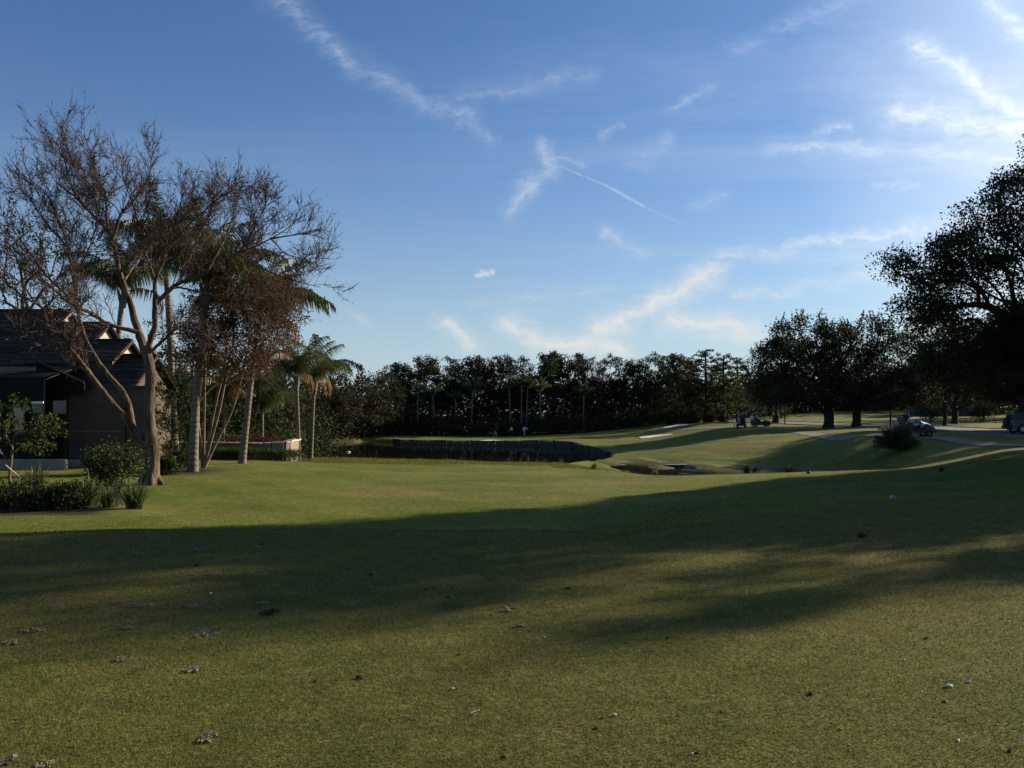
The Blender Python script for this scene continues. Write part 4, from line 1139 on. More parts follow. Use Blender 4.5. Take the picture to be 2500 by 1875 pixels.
for k, (px, crown, bot, sc, lb) in enumerate([(950, 985, 1066, .75, 'slim bare-trunked palm nearest the left bank'), (985, 968, 1040, .7, 'slim palm second from the left bank'), (1018, 958, 1035, .8, 'slim palm left of the lit forked palm'), (1060, 965, 1035, .85, 'slim palm with two lit fronds in front of the far trees'),
                                             (1112, 975, 1030, .7, 'shaded slim palm left of the golfers'), (1151, 955, 1030, .95, 'palm with a wide lit crown left of the golfers'), (1246, 950, 1030, .95, 'palm with lit crown above the golfers, left of a close pair'), (1273, 945, 1030, .85, 'left palm of the close pair above the golfers'),
                                             (1285, 945, 1030, .9, 'right palm of the close pair above the golfers'), (1321, 955, 1040, .9, 'slim palm right of the close pair'), (1425, 965, 1040, .9, 'slim lone palm before the feathery trees')]):
    d = 140.6 + (k % 3) * .8
    palm(lb, on_ground(px, d), at(px + (k % 3 - 1) * 3, crown, d), .13, 12, sc * .95, 20 + k, gf, 0, True, False)


# ------------------------------------------------------------------ the bare tree on the left
def bare_tree():
    rng = rng_(5)
    D0 = 30.0; base = on_ground(367, D0)
    o = thing('bare_tree', 'bare spreading tree with leaning low limbs beside the house', 'tree', base)
    R = random.Random(3)

    def pl(pts, r0, r1, dd=0.0, bend=0.0, p=.8):
        n = len(pts); P = []
        for k, q in enumerate(pts):
            f = k / (n - 1); P.append(tuple(at(q[0], q[1], D0 + dd * f + bend * math.sin(f * 3)) - base))
        m = max(10, n * 4); C = smooth_path(P, m)
        if r1 < .02: C = smooth_path(C[:max(5, int(m * .84))], m); C[1:] += rng.normal(size=(m - 1, 3)) * min(r1, .02) * .6
        return C, r0 + (r1 - r0) * np.linspace(0, 1, m) ** p
    limbs = [
        pl([(356, 862), (335, 800), (318, 740), (292, 660), (275, 585), (250, 550), (187, 483), (105, 421), (70, 380)], .15, .018, 1.5),
        pl([(275, 585), (300, 515), (334, 480), (366, 425), (373, 320)], .065, .012, 1),
        pl([(262, 562), (258, 483), (230, 405), (205, 325), (190, 285)], .06, .010, 2.5),
        pl([(187, 483), (165, 420), (150, 360), (125, 300)], .04, .010, -1), pl([(250, 550), (215, 450), (150, 380), (90, 330)], .04, .01, 3.5),
        pl([(358, 862), (378, 790), (378, 700), (392, 650), (412, 600), (430, 530), (459, 444), (497, 380)], .12, .014, -1.5),
        pl([(380, 690), (350, 600), (330, 520), (300, 430), (330, 350)], .06, .012, -2.5),
        pl([(362, 865), (400, 830), (445, 797), (490, 808), (520, 850), (535, 890)], .075, .012, -1),
        pl([(378, 745), (428, 697), (505, 665), (583, 620), (661, 582), (719, 545), (775, 490)], .085, .012, -2.5),
        pl([(661, 582), (730, 572), (780, 560), (815, 556)], .035, .009, 0), pl([(583, 620), (640, 655), (719, 685), (778, 700), (840, 714)], .045, .009, -1),
        pl([(505, 665), (540, 600), (564, 542), (603, 405)], .045, .010, 1), pl([(440, 690), (475, 600), (520, 500), (562, 405)], .05, .010, 1.5), pl([(583, 620), (630, 540), (660, 470), (680, 420)], .035, .010, -2),
        pl([(430, 700), (520, 720), (600, 740), (680, 800), (700, 860)], .045, .010, -3), pl([(412, 600), (470, 540), (560, 470), (640, 440)], .04, .01, -3), pl([(661, 582), (700, 620), (760, 640), (800, 660)], .03, .009, 2),
        pl([(352, 1092), (318, 1037), (285, 1000), (232, 930), (195, 880), (160, 835), (140, 790), (85, 740), (0, 700), (-60, 690)], .17, .018, -1.5, p=.7),
        pl([(326, 1048), (305, 965), (268, 920), (225, 860), (200, 800), (186, 740), (178, 680), (152, 557), (128, 520), (78, 508), (-10, 485)], .13, .014, 1.5, p=.7),
        pl([(338, 812), (262, 790), (220, 765), (165, 735), (125, 700), (50, 640), (-60, 600)], .085, .014, -2), pl([(186, 740), (120, 680), (60, 600), (10, 540), (-60, 500)], .05, .012, -2),
        pl([(160, 600), (110, 540), (60, 470), (0, 430)], .04, .012, 2), pl([(85, 740), (50, 690), (-20, 640)], .03, .01, 1), pl([(178, 680), (220, 600), (235, 520), (215, 440)], .045, .011, -2),
        pl([(225, 860), (180, 850), (120, 820), (60, 830), (20, 850)], .03, .008, -2), pl([(300, 690), (330, 640), (420, 560), (500, 470)], .05, .011, 3), pl([(152, 557), (110, 470), (60, 430), (20, 400)], .04, .011, 0),
    ]
    tr = pl([(367, 1186), (372, 1110), (364, 1010), (367, 905), (357, 860)], .23, .165)
    C, Rr = tr; Rr = Rr * (1 + .55 * np.exp(-np.linspace(0, 1, len(Rr)) * 9)) * (1 + .06 * np.sin(np.linspace(0, 7, len(Rr)))); tr = (C, Rr)
    g = Geo(); g.tube(tr[0], tr[1], 14, cap=False)
    for q in range(5):       # root flare
        a_ = q * 1.3; g.tube([(math.cos(a_) * .12, math.sin(a_) * .12, .5), (math.cos(a_) * .3, math.sin(a_) * .3, .12), (math.cos(a_) * .5, math.sin(a_) * .5, -.1)], [.12, .12, .06], 7, cap=False)
    for C, Rr in limbs: g.tube(C, Rr * (1 + rng.normal(size=len(Rr)) * .06), 8 if Rr[0] > .06 else 6, cap=False)
    part('trunk', g, M['bark_bare'], o, smooth=True)
    tw = Geo(); fin_b, fin_d, fin_l = [], [], []

    def child(P, T, ln, r, lev, bias):
        T = T + np.array([0, 0, bias]); T /= np.linalg.norm(T)
        n = 5; pts = [P]; d = T.copy()
        for k in range(n - 1):
            d = d + rng.normal(size=3) * .20 + np.array([0, 0, .06]); d /= np.linalg.norm(d); pts.append(pts[-1] + d * ln / (n - 1))
        pts = np.array(pts); tw.tube(pts, np.linspace(r, r * .4, n), 4 if lev == 1 else 3, cap=False)
        return pts

    def spread_dir(T, ang):
        a_ = rng.normal(size=3); a_[1] *= .8; a_ -= T * a_.dot(T); a_ /= np.linalg.norm(a_) + 1e-9
        return T * math.cos(ang) + a_ * math.sin(ang)
    for C, Rr in limbs:
        seg = np.linalg.norm(np.diff(C, axis=0), axis=1); Ltot = seg.sum(); cs = np.concatenate([[0], np.cumsum(seg)])
        low = Rr[0] > .1
        n1 = int(Ltot * 5.0)
        for q in range(n1):
            f = rng.uniform(.45 if low else .15, 1.0); sp = f * Ltot
            P = np.array([np.interp(sp, cs, C[:, a_]) for a_ in range(3)]); k = min(len(C) - 2, np.searchsorted(cs, sp)); T = C[min(k + 1, len(C) - 1)] - C[k]; T /= np.linalg.norm(T) + 1e-9
            l1 = rng.uniform(.7, 1.8) * (1 - .35 * f); r1 = min(.02, max(.007, np.interp(sp, cs, Rr) * .45))
            p1 = child(P, spread_dir(T, rng.uniform(.4, .95)), l1, r1, 1, .35)
            for w in range(int(l1 * 6)):
                ff = rng.uniform(.15, 1.0); kk = ff * 4; k0 = min(3, int(kk)); Q = p1[k0] + (p1[k0 + 1] - p1[k0]) * (kk - k0); T1 = p1[k0 + 1] - p1[k0]; T1 /= np.linalg.norm(T1)
                l2 = rng.uniform(.35, .95); p2 = child(Q, spread_dir(T1, rng.uniform(.4, .9)), l2, .0095, 2, .25)
                m = 7; ii = rng.integers(0, 4, m); uu = rng.uniform(0, 1, (m, 1)); B_ = p2[ii] + (p2[ii + 1] - p2[ii]) * uu; T2 = p2[ii + 1] - p2[ii]; T2 /= np.linalg.norm(T2, axis=1, keepdims=True)
                dd = T2 + rng.normal(size=(m, 3)) * .55 + np.array([0, 0, .15]); dd /= np.linalg.norm(dd, axis=1, keepdims=True)
                fin_b.append(B_); fin_d.append(dd); fin_l.append(rng.uniform(.12, .42, m))
    B_ = np.concatenate(fin_b); Dd = np.concatenate(fin_d); Ll = np.concatenate(fin_l)[:, None]; n = len(B_)
    A_ = np.cross(Dd, rng.normal(size=(n, 3))); A_ /= np.linalg.norm(A_, axis=1, keepdims=True); C_ = np.cross(Dd, A_)
    r = .0090
    V = np.stack([B_ + A_ * r, B_ - A_ * r * .5 + C_ * r * .87, B_ - A_ * r * .5 - C_ * r * .87, B_ + Dd * Ll], 1).reshape(-1, 3); k = np.arange(n)[:, None, None] * 4
    tw.add(V, (k + np.array([[0, 1, 3], [1, 2, 3], [2, 0, 3]])[None]).reshape(-1, 3))
    part('twigs', tw, M['twig'], o)
    sel = rng.random(n) < .34
    lg = Geo(); leaf_quads(lg, (B_ + Dd * Ll)[sel], .06, rng); part('seed_heads', lg, M['brown_leaf'], o)
    return o


bare_tree()

# rust-coloured myrtle and the other garden trees
b = on_ground(497, 37)
lob = [px_lobe(b, *l) for l in [(520, 780, 37, 80, 90, 1.4), (590, 740, 37, 90, 100, 1.5), (660, 820, 37, 75, 100, 1.4), (560, 880, 36, 95, 80, 1.4), (465, 830, 37, 60, 90, 1.2), (600, 650, 37, 90, 70, 1.3), (690, 740, 38, 60, 80, 1.2)]]
rng = rng_(91); o = thing('crape_myrtle', 'multi-stemmed myrtle with rust-coloured leaves between the palms', 'tree', b)
lines = []; tips = []
for q, (dx, top) in enumerate([(470, 900), (500, 860), (560, 870), (540, 930), (610, 830)]):
    stem = [tuple(at(497 + q * 2 - 4, 1142, 37) - b - Vector((0, (q - 2) * .06, 0))), tuple(at(497 + (dx - 497) * .3, 1075, 37) - b), tuple(at(497 + (dx - 497) * .62, 1000, 37) - b), tuple(at(dx, top, 37) - b)]
    ln, tp, _ = attach_tree(rng, smooth_path(stem, 12), [lob[q], lob[(q + 3) % 7], lob[(q + 5) % 7]], 130, .055, r_tip=.008, start=.6, shell=.2)
    lines += ln; tips.append(tp)
part('trunk', wood(lines), M['bark_myrtle'], o, smooth=True)
part('crown', crown_leaves(rng, np.concatenate(tips), 52, .44, .095, .9), M['rust_leaf'], o)
b = on_ground(60, 52)
leafy_tree('broadleaf_tree', 'sparse dark-leaved tree rising behind the house roof', 'tree', b, [px_lobe(b, *l) for l in [(20, 620, 52, 110, 80, 3), (130, 640, 52, 80, 70, 2.5), (220, 620, 52, 60, 60, 2.5), (-80, 660, 52, 100, 90, 3), (80, 720, 52, 140, 40, 3), (40, 540, 52, 60, 50, 2)]], 130, .25, 30, .65, .17, 'dark_leaf', 'bark_dark', 92, flat=.9)
b = on_ground(400, 58)
leafy_tree('broadleaf_tree', 'green leafy tree behind the thick-trunked palm', 'tree', b, [px_lobe(b, *l) for l in [(420, 900, 58, 70, 60, 2), (500, 950, 57, 80, 50, 2), (360, 840, 58, 60, 60, 2), (460, 1000, 57, 90, 40, 1.8), (340, 930, 58, 50, 60, 1.6)]], 120, .15, 40, .6, .16, 'dark_leaf', 'bark_dark', 93)
b = on_ground(410, 40)
leafy_tree('broadleaf_tree', 'dark drooping small tree hiding the right house corner', 'tree', b, [px_lobe(b, *l) for l in [(405, 930, 40, 40, 50, .8), (425, 1000, 40, 40, 50, .8), (400, 1060, 39.6, 40, 40, .7), (440, 1070, 40, 30, 35, .6), (385, 990, 40.4, 28, 60, .6)]], 110, .06, 34, .36, .10, 'dark_leaf', 'bark_dark', 95)
b = on_ground(26, 25.5)
leafy_tree('sapling', 'young broad-leaved tree held by a pale stake at the left edge', 'tree', b, [px_lobe(b, *l) for l in [(20, 1010, 25.5, 60, 45, .7), (95, 1040, 25.5, 55, 30, .6), (-40, 1050, 25.5, 60, 50, .7), (70, 1080, 25.3, 60, 25, .5), (130, 1050, 25.6, 30, 22, .4)]], 70, .04, 22, .26, .11, 'hedge_leaf', 'bark_myrtle', 94, flat=.8,
           trunk_pts=[(0, 0, -.1), (-.03, 0, .6), (.0, .05, 1.2), (.05, 0, 1.5)], min_r=.004)
g = Geo(); p0, p1 = at(14, 1136, 25.2), at(73, 1187, 25.0); g.tube([p0, p0.lerp(p1, .5), p1], .022, 8)
tag(part('stake', g, M['wood_stake']), 'pale wooden stake leaning against the young tree', 'stake')
p2 = on_ground(83, 25.0); g = Geo(); g.tube([tuple(p2 - Vector((0, 0, .1))), tuple(p2 + Vector((0, 0, .5)))], .025, 8); g.blob(tuple(p2 + Vector((0, 0, .36))), (.04, .04, .04), 1, .1, 1)
tag(part('peg', g, [M['wood_stake'], M['white']]), 'short garden peg with white cap beside the leaning stake', 'peg')

# ------------------------------------------------------------------ house
def house():
    hb = on_ground(150, 40); z0 = hb.z
    o = thing('house', 'low house with dark tiled roofs and shaded beige wall behind the bare tree', 'house', hb)

    def L_(p): return tuple(Vector(p) - hb)

    def box(name, x0, x1, y0, y1, za, zb, m, parent=o, bev=0.0):
        g = Geo(); c = ((x0 + x1) / 2 - hb.x, (y0 + y1) / 2 - hb.y, (za + zb) / 2 - hb.z); g.box(c, (x1 - x0, y1 - y0, zb - za), bev=bev); return part(name, g, M[m], parent)

    def gable(x0, x1, yf, yb, ze, zr, wallm='cream'):
        """Gabled block with its ridge along x; the roof is laid in stepped tile courses, the sunlit gable end faces +x."""
        yr = (yf + yb) / 2; roof = Geo(); n = int(math.hypot(yr - yf, zr - ze) / .19); xa, xb = x0 - .05, x1 + .3
        for sgn, ye in ((1, yf), (-1, yb)):
            for k in range(n):
                f0, f1 = k / n, (k + 1) / n + .25 / n
                ya, yb_ = ye - sgn * .25 + sgn * (yr - yf + .25) * f0, ye - sgn * .25 + sgn * (yr - yf + .25) * min(f1, 1)
                za, zb_ = ze - .12 + (zr - ze + .12) * f0 + .085, ze - .12 + (zr - ze + .12) * min(f1, 1) + .012
                V = [L_((xa, ya, za)), L_((xb, ya, za)), L_((xb, yb_, zb_)), L_((xa, yb_, zb_)), L_((xa, ya, za - .05)), L_((xb, ya, za - .05)), L_((xb, yb_, zb_ - .05)), L_((xa, yb_, zb_ - .05))]
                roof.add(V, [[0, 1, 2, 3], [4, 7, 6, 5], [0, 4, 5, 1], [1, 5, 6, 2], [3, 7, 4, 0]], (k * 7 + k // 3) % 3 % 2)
        rf = part('roof', roof, [M['roof'], M['roof_skylit']], o)
        g = Geo(); g.box((0, 0, 0), (xb - xa, .3, .12), bev=.04); part('ridge_tile', g, M['roof'], rf, L_(((xa + xb) / 2, yr, zr + .07)))
        g = Geo(); g.prism([(yf - hb.y, ze - hb.z - .2), (yb - hb.y, ze - hb.z - .2), (yr - hb.y, zr - hb.z - .05)], x1 - .12 - hb.x, x1 - hb.x, 'X'); part('gable_end', g, M[wallm], o)
        g = Geo()
        for sgn, ye in ((1, yf), (-1, yb)):
            g.tube([L_((x1 + .30, ye - sgn * .3, ze - .20)), L_((x1 + .30, yr, zr - .06))], .055, 4)
        part('barge_board', g, M['cream'] if wallm == 'cream' and zr > 6.8 else M['frame'], o)
        g = Geo(); g.box((0, 0, 0), (xb - xa, .10, .16)); part('gutter', g, M['frame'], o, L_(((xa + xb) / 2, yf - .32, ze - .16)))
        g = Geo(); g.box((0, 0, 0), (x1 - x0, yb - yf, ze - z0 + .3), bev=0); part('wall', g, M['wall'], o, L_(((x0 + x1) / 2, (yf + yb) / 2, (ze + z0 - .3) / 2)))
    x_of = lambda px, d: (px - HX) / F * d
    z_of = lambda py, d: EYE - (py - HY) / F * d
    ze, ye = z_of(882, 41.4), 41.4
    gable(x_of(-500, 46), x_of(168, 46), ye, 2 * 45.8 - ye, ze, ze + .667 * (45.8 - ye))
    gable(x_of(168, 45) - .6, x_of(258, 44.6), ye - .03, 2 * 44.5 - ye, ze + .12, ze + .12 + .667 * (44.4 - ye))
    gable(x_of(258, 44) - .6, x_of(312, 43), ye - .06, 2 * 42.9 - ye, ze + .22, ze + .22 + .667 * (42.7 - ye))
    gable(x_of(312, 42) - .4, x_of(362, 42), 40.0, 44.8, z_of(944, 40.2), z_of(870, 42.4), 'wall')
    # front wing wall (beige, shaded) with pilasters and joint line
    xa, xb = x_of(163, 39.6), x_of(356, 39.6); zt = z_of(948, 39.6)
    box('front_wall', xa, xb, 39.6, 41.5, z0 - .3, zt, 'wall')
    box('cornice', xa - .05, xb + .1, 39.48, 41.5, zt, zt + .12, 'frame', bev=.02)
    for px in (302,):
        box('downpipe', x_of(px, 39.5) - .09, x_of(px, 39.5) + .09, 39.42, 39.596, z0 - .2, zt - .003, 'frame', bev=.02)
    box('corner_post', xa - .08, xa + .10, 39.40, 39.594, z0 - .2, zt - .003, 'frame', bev=.02)
    box('string_course', xa + .3, xb, 39.565, 39.598, z_of(1053, 39.5) - .015, z_of(1053, 39.5) + .015, 'planter')
    box('plinth', x_of(166, 39.2), x_of(206, 39.2), 39.0, 39.4, z0 - .3, z_of(1122, 39.2), 'cream', bev=.03)
    box('plinth', x_of(236, 39.2), x_of(352, 39.2), 39.15, 39.4, z0 - .3, z_of(1118, 39.2), 'cream', bev=.03)
    # sloping screened porch over the left part
    zs = z_of(880, 40); g = Geo(); xl = x_of(-500, 40)
    y1_ = 37.6
    for k in range(12):
        f = k / 11; xk = xl + (xa - xl) * f
        g.tube([L_((xk, 41.3, zs - .12)), L_((xk, y1_ + .1, zs - 1.0)), L_((xk, y1_, z0))], .03, 4)
    for zz in (zs - .85, z0 + 1.0, z0 + .08): g.tube([L_((xl, y1_, zz)), L_((xa, y1_, zz))], .04, 4)
    part('screen_frame', g, M['frame'], o)
    g = Geo(); g.add([L_((xl, y1_ + .05, z0)), L_((xa, y1_ + .05, z0)), L_((xa, y1_ + .05, zs - .9)), L_((xl, y1_ + .05, zs - .9)), L_((xa, 41.35, zs - .05)), L_((xl, 41.35, zs - .05))], [[0, 1, 2, 3], [3, 2, 4, 5]])
    part('screen_mesh', g, M['screen'], o)
    # things on the screened front: pale panel, window band, low kerb
    box('shutter', x_of(34, 37.4), x_of(56, 37.4), 37.42, 37.52, z_of(1050, 37.4), z_of(995, 37.4), 'cream', bev=.01)
    w = box('window', x_of(78, 37.4), x_of(103, 37.4), 37.46, 37.56, z_of(1010, 37.4), z_of(982, 37.4), 'window'); box('sill', x_of(76, 37.4), x_of(105, 37.4), 37.40, 37.455, z_of(985, 37.4), z_of(980, 37.4), 'white', o)
    w = box('window', x_of(128, 37.4), x_of(160, 37.4), 37.46, 37.56, z_of(1010, 37.4), z_of(978, 37.4), 'window')
    box('porch_kerb', xl, x_of(160, 37.2), 37.1, 37.4, z0 - .2, z_of(1121, 37.2), 'planter', bev=.03)
    # sloping end of the screen enclosure
    q = [at(88, 880, 39.1), at(206, 934, 39.1), at(206, 965, 39.1), at(88, 965, 39.1)]
    g = Geo(); g.add([L_(p_) for p_ in q] + [L_(p_ + Vector((0, .06, 0))) for p_ in q], [[3, 2, 1, 0], [4, 5, 6, 7], [0, 1, 5, 4], [1, 2, 6, 5], [2, 3, 7, 6], [3, 0, 4, 7]]); part('screen_gable', g, M['screen'], o)
    g = Geo(); g.tube([L_(q[0] - Vector((0, .05, 0))), L_(q[1] - Vector((0, .05, 0)))], .05, 4); part('screen_rail', g, M['frame'], o)
    return o


house()

# curved planter wall with limestone cap, hedge in front
pwall = thing('planter_wall', 'curved garden retaining wall with pale stone cap behind the clipped hedge', 'wall', (0, 0, 0))
path = smooth_path(plan([(430, 50.5), (520, 50), (600, 48.6), (660, 47.4), (700, 47.6), (716, 49), (726, 51.5)]), 24)
for k in range(23):
    A, B = path[k], path[k + 1]; c = (A + B) / 2; ang = math.atan2(B[1] - A[1], B[0] - A[0]); ln = float(np.hypot(*(B - A)))
    zt = np.interp(k, [0, 6, 12, 17, 23], [-.05, -.05, -.02, .12, .10]); zb = gz(c[0], c[1]) - .2
    g = Geo(); g.box((0, 0, 0), (ln * .985, .34, zt - zb), bev=.02); oo = part('block', g, M['planter'], pwall, (c[0], c[1], (zt + zb) / 2)); oo.rotation_euler = (0, 0, ang)
    g = Geo(); g.box((0, 0, 0), (ln * .99, .46, .10), bev=.02); oo = part('cap_stone', g, M['limestone'], pwall, (c[0], c[1], zt + .052)); oo.rotation_euler = (0, 0, ang)
rng = rng_(97)
ob = thing('hedge', 'low clipped green hedge in front of the curved planter wall', 'hedge', (0, 0, 0)); g = Geo(); gs = Geo()
hp = smooth_path(plan([(505, 47.5), (580, 46.6), (640, 45.8), (690, 46.0), (735, 47.2)]), 60)
k = rng.integers(0, 59, 9000); xy = hp[k] + (hp[k + 1] - hp[k]) * rng.uniform(0, 1, (9000, 1)); lump = 1 + .10 * np.sin(k * .8) + .06 * np.sin(k * 2.1)
xy = xy + rng.uniform(-.32, .32, (9000, 2)) * lump[:, None]; zz = gz(xy[:, 0], xy[:, 1]) + rng.uniform(0, 1, 9000) ** .6 * .60 * lump
leaf_quads(g, np.c_[xy, zz], .075, rng); part('crown', g, M['hedge_leaf'], ob)
for q in range(0, 60, 3): gs.tube([(hp[q, 0], hp[q, 1], gz(hp[q, 0], hp[q, 1]) - .05), (hp[q, 0] + .05, hp[q, 1], gz(hp[q, 0], hp[q, 1]) + .4)], .015, 4)
part('stem', gs, M['bark_dark'], ob)
g = Geo(); rng = rng_(98)
for k, (px, d, w, h, lf, lb) in enumerate([(560, 52, 2.0, 1.5, 'red_leaf', 'dark red shrub left in the raised planter'), (620, 51, 2.2, 1.5, 'red_leaf', 'dark red shrub in the middle of the raised planter'), (680, 51, 2.2, 1.4, 'red_leaf', 'dark red shrub at the right end of the raised planter'), (702, 54, 1.8, 2.0, 'green_leaf', 'bright green shrub above the planter end'),
                                          (520, 54, 2.4, 1.6, 'green_leaf', 'glossy shrub behind the planter wall'), (400, 34.2, 1.2, .8, 'green_leaf', 'low glossy shrub between the bare tree and the thick palm'), (430, 37.5, 1.5, .9, 'dark_leaf', 'low dark shrub left of the thick palm'),
                                          (250, 34, 1.6, 1.1, 'dark_leaf', 'dark shrub against the house plinth'), (380, 44, 2.0, 1.2, 'green_leaf', 'leafy shrub at the right house corner')]):
    shrub('shrub', lb, px, d, w, h, lf, 2600, .10, 120 + k)
shrub('shrub', 'rounded glossy shrub on bare stems in front of the house', 285, 26.0, 1.75, 1.55, 'green_leaf', 5200, .085, 140, stems=9, lift=.42)
for k, (px, d, w, h, lb) in enumerate([(20, 22.6, 1.5, .62, 'low dark mound at the bed corner, left edge'), (110, 22.2, 1.5, .62, 'low dark mound second along the bed front'), (175, 22.4, 1.1, .75, 'low dark mound third along the bed front'), (-60, 23, 1.6, .8, 'low dark mound beyond the left edge'), (60, 23.4, 1.3, .6, 'low dark mound behind the bed front')]):
    shrub('shrub', lb, px, d, w, h, 'dark_leaf', 2400, .08, 150 + k, group='low shrubs along the bed front')


def blade_clump(label, px, d, h, n, seed, w=.03, mat_='blade_leaf', name='strappy_plant', group='strappy clumps in the planting bed', spread=1.0):
    rng = rng_(seed); g = Geo(); o = thing(name, label, 'plant', on_ground(px, d), group=group)
    a_ = rng.uniform(0, 6.283, n); lean = rng.uniform(.15, 1.15, n) * spread; ln = h * rng.uniform(.7, 1.25, n); b0 = rng.normal(size=(n, 2)) * .10 * h
    s = np.linspace(0, 1, 5); V = []
    dx, dy = np.cos(a_), np.sin(a_)
    for q in s:
        out = ln * (lean * q * .75); up = ln * (q - .42 * lean * q * q * q * 1.1)
        wd = w * (1 - q ** 2) * .5 + .002
        c = np.stack([b0[:, 0] + dx * out, b0[:, 1] + dy * out, up - .02], -1); t_ = np.stack([-dy, dx, 0 * dx], -1) * wd
        V += [c - t_, c + t_]
    V = np.stack(V, 1).reshape(-1, 3); k = np.arange(n)[:, None, None] * 10
    f = np.array([[0, 1, 3, 2], [2, 3, 5, 4], [4, 5, 7, 6], [6, 7, 9, 8]])[None]
    g.add(V, (k + f).reshape(-1, 4)); part('leaves', g, M[mat_], o); return o


for k, (px, d, h, n, lb) in enumerate([(330, 22.6, .85, 150, 'arching strappy plant at the right end of the bed'), (215, 23.4, .9, 140, 'arching strappy plant left of the glossy shrub'), (150, 23.8, .8, 120, 'strappy plant in the middle of the bed'), (85, 27.5, .95, 120, 'grey strappy plant below the porch'), (265, 22.8, .7, 110, 'strappy plant in front of the shrub stems'), (435, 39.5, .7, 70, 'pale strappy plant by the house corner')]):
    blade_clump(lb, px, d, h, n, 160 + k)
# spiky cycad-like bush by the cart path
ob = thing('sago_palm', 'spiky round bush beside the cart path in front of the buggy', 'palm bush', on_ground(2188, 57)); rg = random.Random(6)
SG = frond_mesh(1.75, .9, 99, nl=40, leafl=.42, lw=.035); SG.materials.append(M['sago_leaf'])
for k in range(64):
    oo = part('frond', SG, M['sago_leaf'], ob, (rg.uniform(-.2, .2), rg.uniform(-.2, .2), .25 + rg.uniform(0, .2)))
    oo.rotation_euler = (rg.uniform(-.3, .3), -.75 + 1.5 * (k / 64) ** 1.0 + rg.uniform(-.15, .15), k * 2.39996); oo.scale = (rg.uniform(.62, .92),) * 3
# reeds in the ditch
for k, (px, d, h, lb) in enumerate([(1822, 66, .75, 'pale reed clump left of its pair in the ditch'), (1845, 65.5, .8, 'pale reed clump right of its pair in the ditch'), (1925, 61, .9, 'tall pale reed clump at the right end of the ditch'), (1700, 55, .5, 'grassy tuft on the near mud flat'), (1740, 54.5, .45, 'grassy tuft at the end of the near mud flat'), (1665, 55, .55, 'dark grassy hump left on the near mud flat'), (1945, 60.5, .6, 'short reed clump beside the tall reed clump')]):
    blade_clump(lb, px, d, h, 190, 180 + k, .035, 'reed' if k not in (5,) else 'blade_leaf', 'reed_clump', 'reed clumps in the ditch', .7)
for k, (px, d, h) in enumerate([(1530, 46, .4), (1450, 44.5, .4), (1600, 43, .35), (1780, 43, .35), (1850, 42, .35), (1990, 45, .4)]):
    blade_clump('wild grass tuft on the near lip of the ditch', px, d, h, 120, 190 + k, .03, 'reed', 'grass_tuft', 'grass tufts on the ditch lip', .8)

# concrete culvert head in the ditch
p = on_ground(1652, 70); cv = thing('culvert', 'small concrete culvert head with flat slab top in the ditch', 'culvert', (p.x, p.y, -2.72), scale=(.85, .6, .42))
g = Geo(); g.box((0, 0, .62), (2.1, 1.2, .12), bev=.02); part('slab', g, M['kerb'], cv)
for sx in (-1, 1):
    g = Geo(); g.box((sx * .9, .1, .28), (.22, 1.0, .56), bev=.02); part('side_wall', g, M['concrete'], cv)
    g = Geo(); V = [(sx * 1.05, -.55, .68), (sx * 1.75, -.9, .30), (sx * 1.75, -.9, -.1), (sx * 1.05, -.55, -.1)]
    g.add(V + [(a_, b_ + .14, c_) for a_, b_, c_ in V], [[0, 1, 2, 3], [4, 7, 6, 5], [0, 4, 5, 1], [1, 5, 6, 2], [2, 6, 7, 3], [3, 7, 4, 0]]); part('wing_wall', g, M['kerb'], cv)
g = Geo(); g.box((0, .45, .28), (1.58, .1, .56)); part('dark_opening', g, M['black'], cv)  # black sheet standing in for the shaded pipe opening
# white float in the pond
p = at(850, 1103, 90); g = Geo(); V_ = (p.x, p.y, WATER_Z + .05); g.lathe(V_, [(.02, -.06), (.18, -.05), (.26, 0), (.20, .035), (.07, .05), (.05, .08), (.02, .085)], sides=16)
tag(part('pond_float', g, M['white'], smooth=True), 'small white float on the dark pond', 'float')

# far grey house beyond the lawn
p = on_ground(2330, 185); fh = thing('house', 'grey house half hidden by trees beyond the road', 'house', p)
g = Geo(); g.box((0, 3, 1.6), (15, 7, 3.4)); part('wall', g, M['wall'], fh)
g = Geo(); g.prism([(-1.2, 3.2), (7.2, 3.2), (3, 5.6)], -8, 8, 'X'); part('roof', g, M['roof'], fh)
for x in (-4.5, -1, 3.5):
    g = Geo(); g.box((x, -.53, 1.8), (1.4, .06, 1.3)); w = part('window', g, M['window'], fh)
    g = Geo(); g.box((x, -.58, 1.10), (1.6, .16, .08)); part('sill', g, M['white'], w)
g = Geo(); g.box((1.2, -.53, 1.1), (1.0, .06, 2.1)); part('door', g, M['frame'], fh)
p = on_ground(2120, 240); fh = thing('house', 'pale distant house glimpsed between the oak trunks', 'house', p)
g = Geo(); g.box((0, 3, 1.7), (14, 7, 3.6)); part('wall', g, M['cream'], fh)
g = Geo(); g.prism([(-1.2, 3.4), (7.2, 3.4), (3, 6)], -7.6, 7.6, 'X'); part('roof', g, M['roof'], fh)
for x in (-4, 0, 4):
    g = Geo(); g.box((x, -.53, 1.8), (1.5, .06, 1.4)); part('window', g, M['window'], fh)


